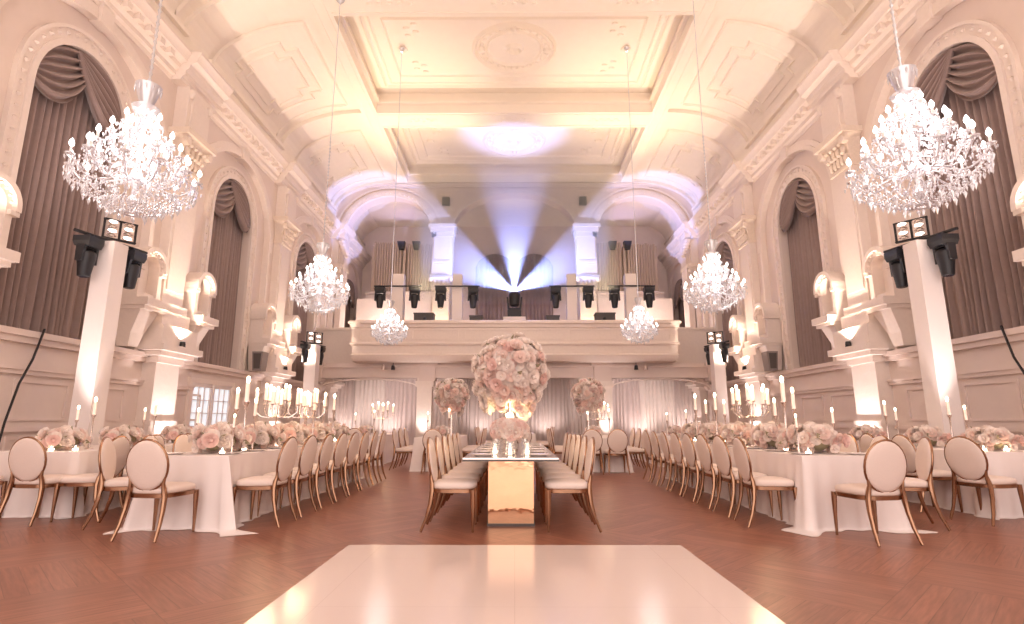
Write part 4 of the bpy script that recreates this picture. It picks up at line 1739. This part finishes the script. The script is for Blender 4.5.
bl = make_blinder()
remember(bl)
blu = [False]
for s in (-1, 1):
    sd = 'left' if s < 0 else 'right'
    tower(s * 7.0, 9.14, 0, 4.15, .33, 'tall white-sleeved light tower near the first arched window, %s wall' % sd, 'y', .40, 1.0,
          ['black moving head hanging on the near side of the front %s tower' % sd, 'black moving head hanging on the far side of the front %s tower' % sd], True)
    place(bl, blu, (s * 6.95, 9.2, 4.22), s * -.9, 'rack of small lamps on top of the front %s tower' % sd, 'lamp racks on the towers', .85)
    tower(s * 6.75, 18.3, 0, 3.62, .36, 'white-sleeved light tower standing beside the balcony, %s wall' % sd, 'y', .42, .9,
          ['black moving head hanging on the near side of the far %s tower' % sd, 'black moving head hanging on the far side of the far %s tower' % sd], True)
    place(bl, blu, (s * 6.75, 18.35, 3.68), s * -.6, 'rack of small lamps on top of the far %s tower' % sd, 'lamp racks on the towers', .9)
    for q, px in (('outer', 4.48), ('inner', 2.2)):
        tower(s * px, 20.75, 3.7, 6.7, .42 if q == 'outer' else .38, 'white light post on the balcony, %s one on the %s' % (q, sd), 'x', .66 if q == 'outer' else .62, 1.18,
              ['black moving head on the left of the %s %s balcony post' % (q, sd), 'black moving head on the right of the %s %s balcony post' % (q, sd)], False)

# beam projector
t = thing('beam_projector', 'black moving light shooting blue beams from the middle of the balcony', 'stage light', (0, 20.5, 4.95))
mb = MB()
mb.box(-.26, .26, -.2, .2, 0, .28)
mb.frus((-.24, .24, -.18, .18, .28), (-.18, .18, -.14, .14, .36))
mb.build('base', M['black'], t, False)
mb = MB()
for s in (-1, 1):
    mb.frus((s * .22 - .04, s * .22 + .04, -.08, .08, .34), (s * .27 - .03, s * .27 + .03, -.07, .07, .80))
mb.box(-.26, .26, -.08, .08, .33, .38)
mb.build('yoke', M['black'], t, False)
mb = MB()
mb.lathe([(.12, .44), (.19, .5), (.2, .75), (.22, .9), (.2, .96), (.12, .96)], 16)
h = mb.build('head', M['black'], t)
mb = MB()
mb.lathe([(0, .965), (.11, .962)], 16)
mb.build('lens', M['beamface'], h)
mb = MB()
mb.box(-.42, .42, -.3, .3, -1.25, 0)
mb.build('riser', M['sleeve'], t, False)
# equipment on the balcony
for s in (-1, 1):
    sd = 'left' if s < 0 else 'right'
    for nm, cx, w, h in (('outer', 3.55, .75, .9), ('inner', 1.5, .5, .55)):
        mb = MB()
        mb.box(-w / 2, w / 2, -.25, .25, .05, 1.25 + h * .3)
        mb.box(-w / 2 - .02, w / 2 + .02, -.27, .27, 0, .05)
        mb.box(-w / 2 - .02, w / 2 + .02, -.27, .27, 1.25 + h * .3, 1.3 + h * .3)
        for zz in (.3, .6, .9):
            mb.box(-w / 2 + .06, w / 2 - .06, -.265, -.25, zz, zz + .2)
        o = mb.build('equipment_case', M['darkgrey'], None, False)
        o.location = (s * cx, 21.3, 3.7)
        tag(o, 'dark equipment case on the balcony, %s one on the %s' % (nm, sd), 'equipment case', 'cases on the balcony')
    # small floods at the organ, speakers and under-balcony lamps
    for k, x in enumerate((4.95, 5.7)):
        t = thing('flood_lamp', 'small dark flood lamp above the %s organ pipes, %s one' % (sd, ('inner', 'outer')[k]), 'stage light', (s * x, 26.6, 9.9), 0, 'flood lamps above the organ')
        mb = MB()
        mb.frus((-.12, .12, -.1, .1, -.3), (-.2, .2, -.18, .12, .1))
        mb.build('housing', M['black'], t, False)
        mb = MB()
        mb.box(-.03, .03, .1, .5, -.02, .02)
        mb.build('bracket', M['black'], t, False)
        light('flood_light', 'SPOT', (0, -.35, -.3), 22, (.50, .44, 1.0), t, aim=(0, -.55, 1), size=.08, spot=150, blend=.6)
    o = MB()
    o.box(-.16, .16, -.12, .05, -.18, .18)
    o.box(-.12, .12, -.135, -.12, -.14, .14)
    o = o.build('wall_vent', M['darkgrey'], None, False)
    o.location = (s * 3.05, 23.15, 10.75)
    tag(o, 'small dark square vent above the arcade pier, %s side' % sd, 'vent', 'vents above the arcade')
    t = thing('wall_speaker', 'grey tilted loudspeaker on the wall below the third niche, %s wall' % sd, 'loudspeaker', (s * 7.6, 16.35, 2.86), 0, 'wall loudspeakers', .8)
    mb = MB()
    mb.frus((-.16, .16, -.2, .2, -.35), (-.2, .2, -.24, .24, .35))
    o = mb.build('cabinet', M['midgrey'], t, False)
    mb = MB()
    mb.frus((-.11, .11, -.225, -.19, -.28), (-.14, .14, -.26, -.2, .28))
    mb.build('grille', M['darkgrey'], t, False)
    for k, x in enumerate((4.55, 4.9)):
        t = thing('spot_lamp', 'small spot lamp hanging under the %s side of the balcony, %s one' % (sd, ('inner', 'outer')[k]), 'spot lamp', (s * x, 20.6, 3.3), 0, 'spot lamps under the balcony')
        mb = MB()
        mb.lathe([(.012, 0), (.012, -.12), (.06, -.14), (.08, -.3), (.07, -.3)], 10)
        mb.build('housing', M['silver'] if k else M['black'], t)
        mb = MB()
        mb.lathe([(0, -.29), (.06, -.295)], 10)
        mb.build('lens', M['lampglow'] if k else M['lens'], t)

# ------------------------------------------------------------------ cables and the edge loudspeaker
mb = MB()
mb.tube([(-7.82, 9.0, 2.62), (-7.8, 8.95, 2.5), (-7.80, 8.85, 2.1), (-7.82, 8.7, 1.7), (-7.85, 8.6, 1.1), (-7.85, 8.5, .3), (-7.8, 8.4, .02)], .018, 6)
tag(mb.build('black_cable', M['black'], None), 'black cable hanging down the left dado from the first curtain', 'cable')
mb = MB()
mb.tube([(7.82, 8.75, 2.62), (7.8, 8.7, 2.5), (7.80, 8.6, 2.1), (7.82, 8.45, 1.75)], .018, 6)
tag(mb.build('black_cable', M['black'], None), 'black cable hanging down the right dado from the first curtain', 'cable')
t = thing('wall_loudspeaker', 'black loudspeaker on the right dado at the edge of the view', 'loudspeaker', (7.6, 8.0, 1.5))
mb = MB()
mb.box(-.05, .38, -.15, .15, -.22, .22)
mb.build('cabinet', M['black'], t, False)
mb = MB()
mb.box(-.065, -.05, -.12, .12, -.18, .18)
mb.build('grille', M['darkgrey'], t, False)

# ------------------------------------------------------------------ uplights
ul = thing('uplight', 'x', 'uplight')
mb = MB()
mb.lathe([(.09, .02), (.10, .04), (.10, .2), (.085, .22), (.08, .2)], 14)
mb.build('can', M['black'], ul)
mb = MB()
mb.lathe([(0, .185), (.08, .185)], 14)
mb.build('lens', M['lampglow'], ul)
mb = MB()
mb.box(-.11, .11, -.05, .05, 0, .02)
mb.box(-.115, -.10, -.02, .02, 0, .14)
mb.box(.10, .115, -.02, .02, 0, .14)
mb.build('stand', M['black'], ul, False)
remember(ul)
ulu = [False]
for s in (-1, 1):
    sd = 'left' if s < 0 else 'right'
    for k, p in enumerate(PIL[:3]):
        place(ul, ulu, (s * 7.28, p, 0), 0, 'black uplight on the floor at the %s pilaster foot, %s wall' % (ORD[k], sd), 'floor uplights')
        light('uplight_lamp', 'SPOT', (s * 7.28, p, .25), 220, PINK, aim=(s * .10, 0, 1), size=.06, spot=70, blend=.8)
        for q in (-1, 1):
            place(ul, ulu, (s * 7.62, p + q * .56, 2.74), 0, 'small uplight on the %s pilaster ledge, %s end, %s wall' % (ORD[k], 'near' if q < 0 else 'far', sd), 'ledge uplights', .6) if False else None
        place(ul, ulu, (s * 7.44, p, 2.74), 0, 'small uplight on the ledge of the %s pilaster, %s wall' % (ORD[k], sd), 'ledge uplights', .55)
        light('ledge_lamp', 'SPOT', (s * 7.43, p, 2.9), 350, WARM, aim=(-s * .42, 0, 1), size=.06, spot=140, blend=.6)
    # balcony: warm uplights at the arcade piers, flood inside the side arches
    place(ul, ulu, (s * 3.175, 22.75, 3.7), 0, 'uplight on the balcony at the foot of the %s arcade pier' % sd, 'balcony uplights')
    light('pier_lamp', 'SPOT', (s * 3.175, 22.75, 3.95), 420, (1, .74, .46), aim=(0, .04, 1), size=.06, spot=70, blend=.8)
    place(ul, ulu, (s * 3.35, 20.17, 4.78), 0, 'small uplight standing on the %s part of the balcony parapet' % sd, 'balcony uplights', .6)
    light('ceiling_lamp', 'SPOT', (s * 3.35, 20.12, 4.95), 1100, (1, .78, .47), aim=(s * .05, -.30, 1), size=.06, spot=58, blend=.9)
    light('gallery_lamp', 'POINT', (s * 5.6, 24.6, 5.0), 110, (1, .84, .74), size=.2)
    place(ul, ulu, (s * 5.6, 24.6, 3.7), 0, 'uplight on the gallery floor inside the %s side arch' % sd, 'balcony uplights')
    place(ul, ulu, (s * 3.4, 20.6, 0), 0, 'uplight on the floor at the %s pillar under the balcony' % sd, 'floor uplights')
    light('pillar_lamp', 'SPOT', (s * 3.4, 20.6, .25), 120, PINK, aim=(0, .08, 1), size=.06, spot=60, blend=.8)
    for x in (1.3, 5.3, 7.3):  # added uplights that brighten the dim drapes under the balcony
        place(ul, ulu, (s * x, 23.3, 0), 0, 'added uplight on the floor by the under-balcony drapes, %s side, %s one' % (sd, {1.3: 'inner', 5.3: 'middle', 7.3: 'outer'}[x]), 'floor uplights')
        light('added_drape_light', 'SPOT', (s * x, 23.2, .25), 75, PINK, aim=(0, .25, 1), size=.06, spot=120, blend=.8)
    light('under_lamp', 'SPOT', (s * 4.72, 21.45, 2.9), 90, PINK, aim=(0, .9, -.5), size=.06, spot=120, blend=.8)
    for (tx, ty, tz, e) in ((6.7, 9.14, 4.75, 90), (6.55, 18.3, 4.15, 220)):  # added upward wash from the tower tops to brighten the ceiling
        light('added_ceiling_wash', 'SPOT', (s * tx, ty, tz), e, WARM, aim=(-s * .55, .45 if ty < 10 else -.15, 1), size=.08, spot=85, blend=.9)
    light('tower_lamp', 'SPOT', (s * 6.66, 8.5, .26), 420, PINK, aim=(s * .10, .12, 1), size=.05, spot=34, blend=.8)
    place(ul, ulu, (s * 6.66, 8.5, 0), 0, 'black uplight on the floor at the front %s light tower' % sd, 'floor uplights')

# ------------------------------------------------------------------ haze in which the beams show
hz = bpy.data.materials.new('stage_haze')
hz.use_nodes = True
nt = hz.node_tree
nt.nodes.clear()
out = nt.nodes.new('ShaderNodeOutputMaterial')
vs_ = nt.nodes.new('ShaderNodeVolumeScatter')
vs_.inputs['Color'].default_value = (0.92, 0.92, 1.0, 1)
vs_.inputs['Density'].default_value = 0.19
nt.links.new(vs_.outputs[0], out.inputs['Volume'])
mb = MB()
mb.box(-3.9, 3.9, 19.95, 22.9, 5.95, 11.35)
o = mb.build('stage_haze', hz, None, False)
tag(o, 'thin haze above the balcony in which the blue beams show', 'haze', None, 'stuff')
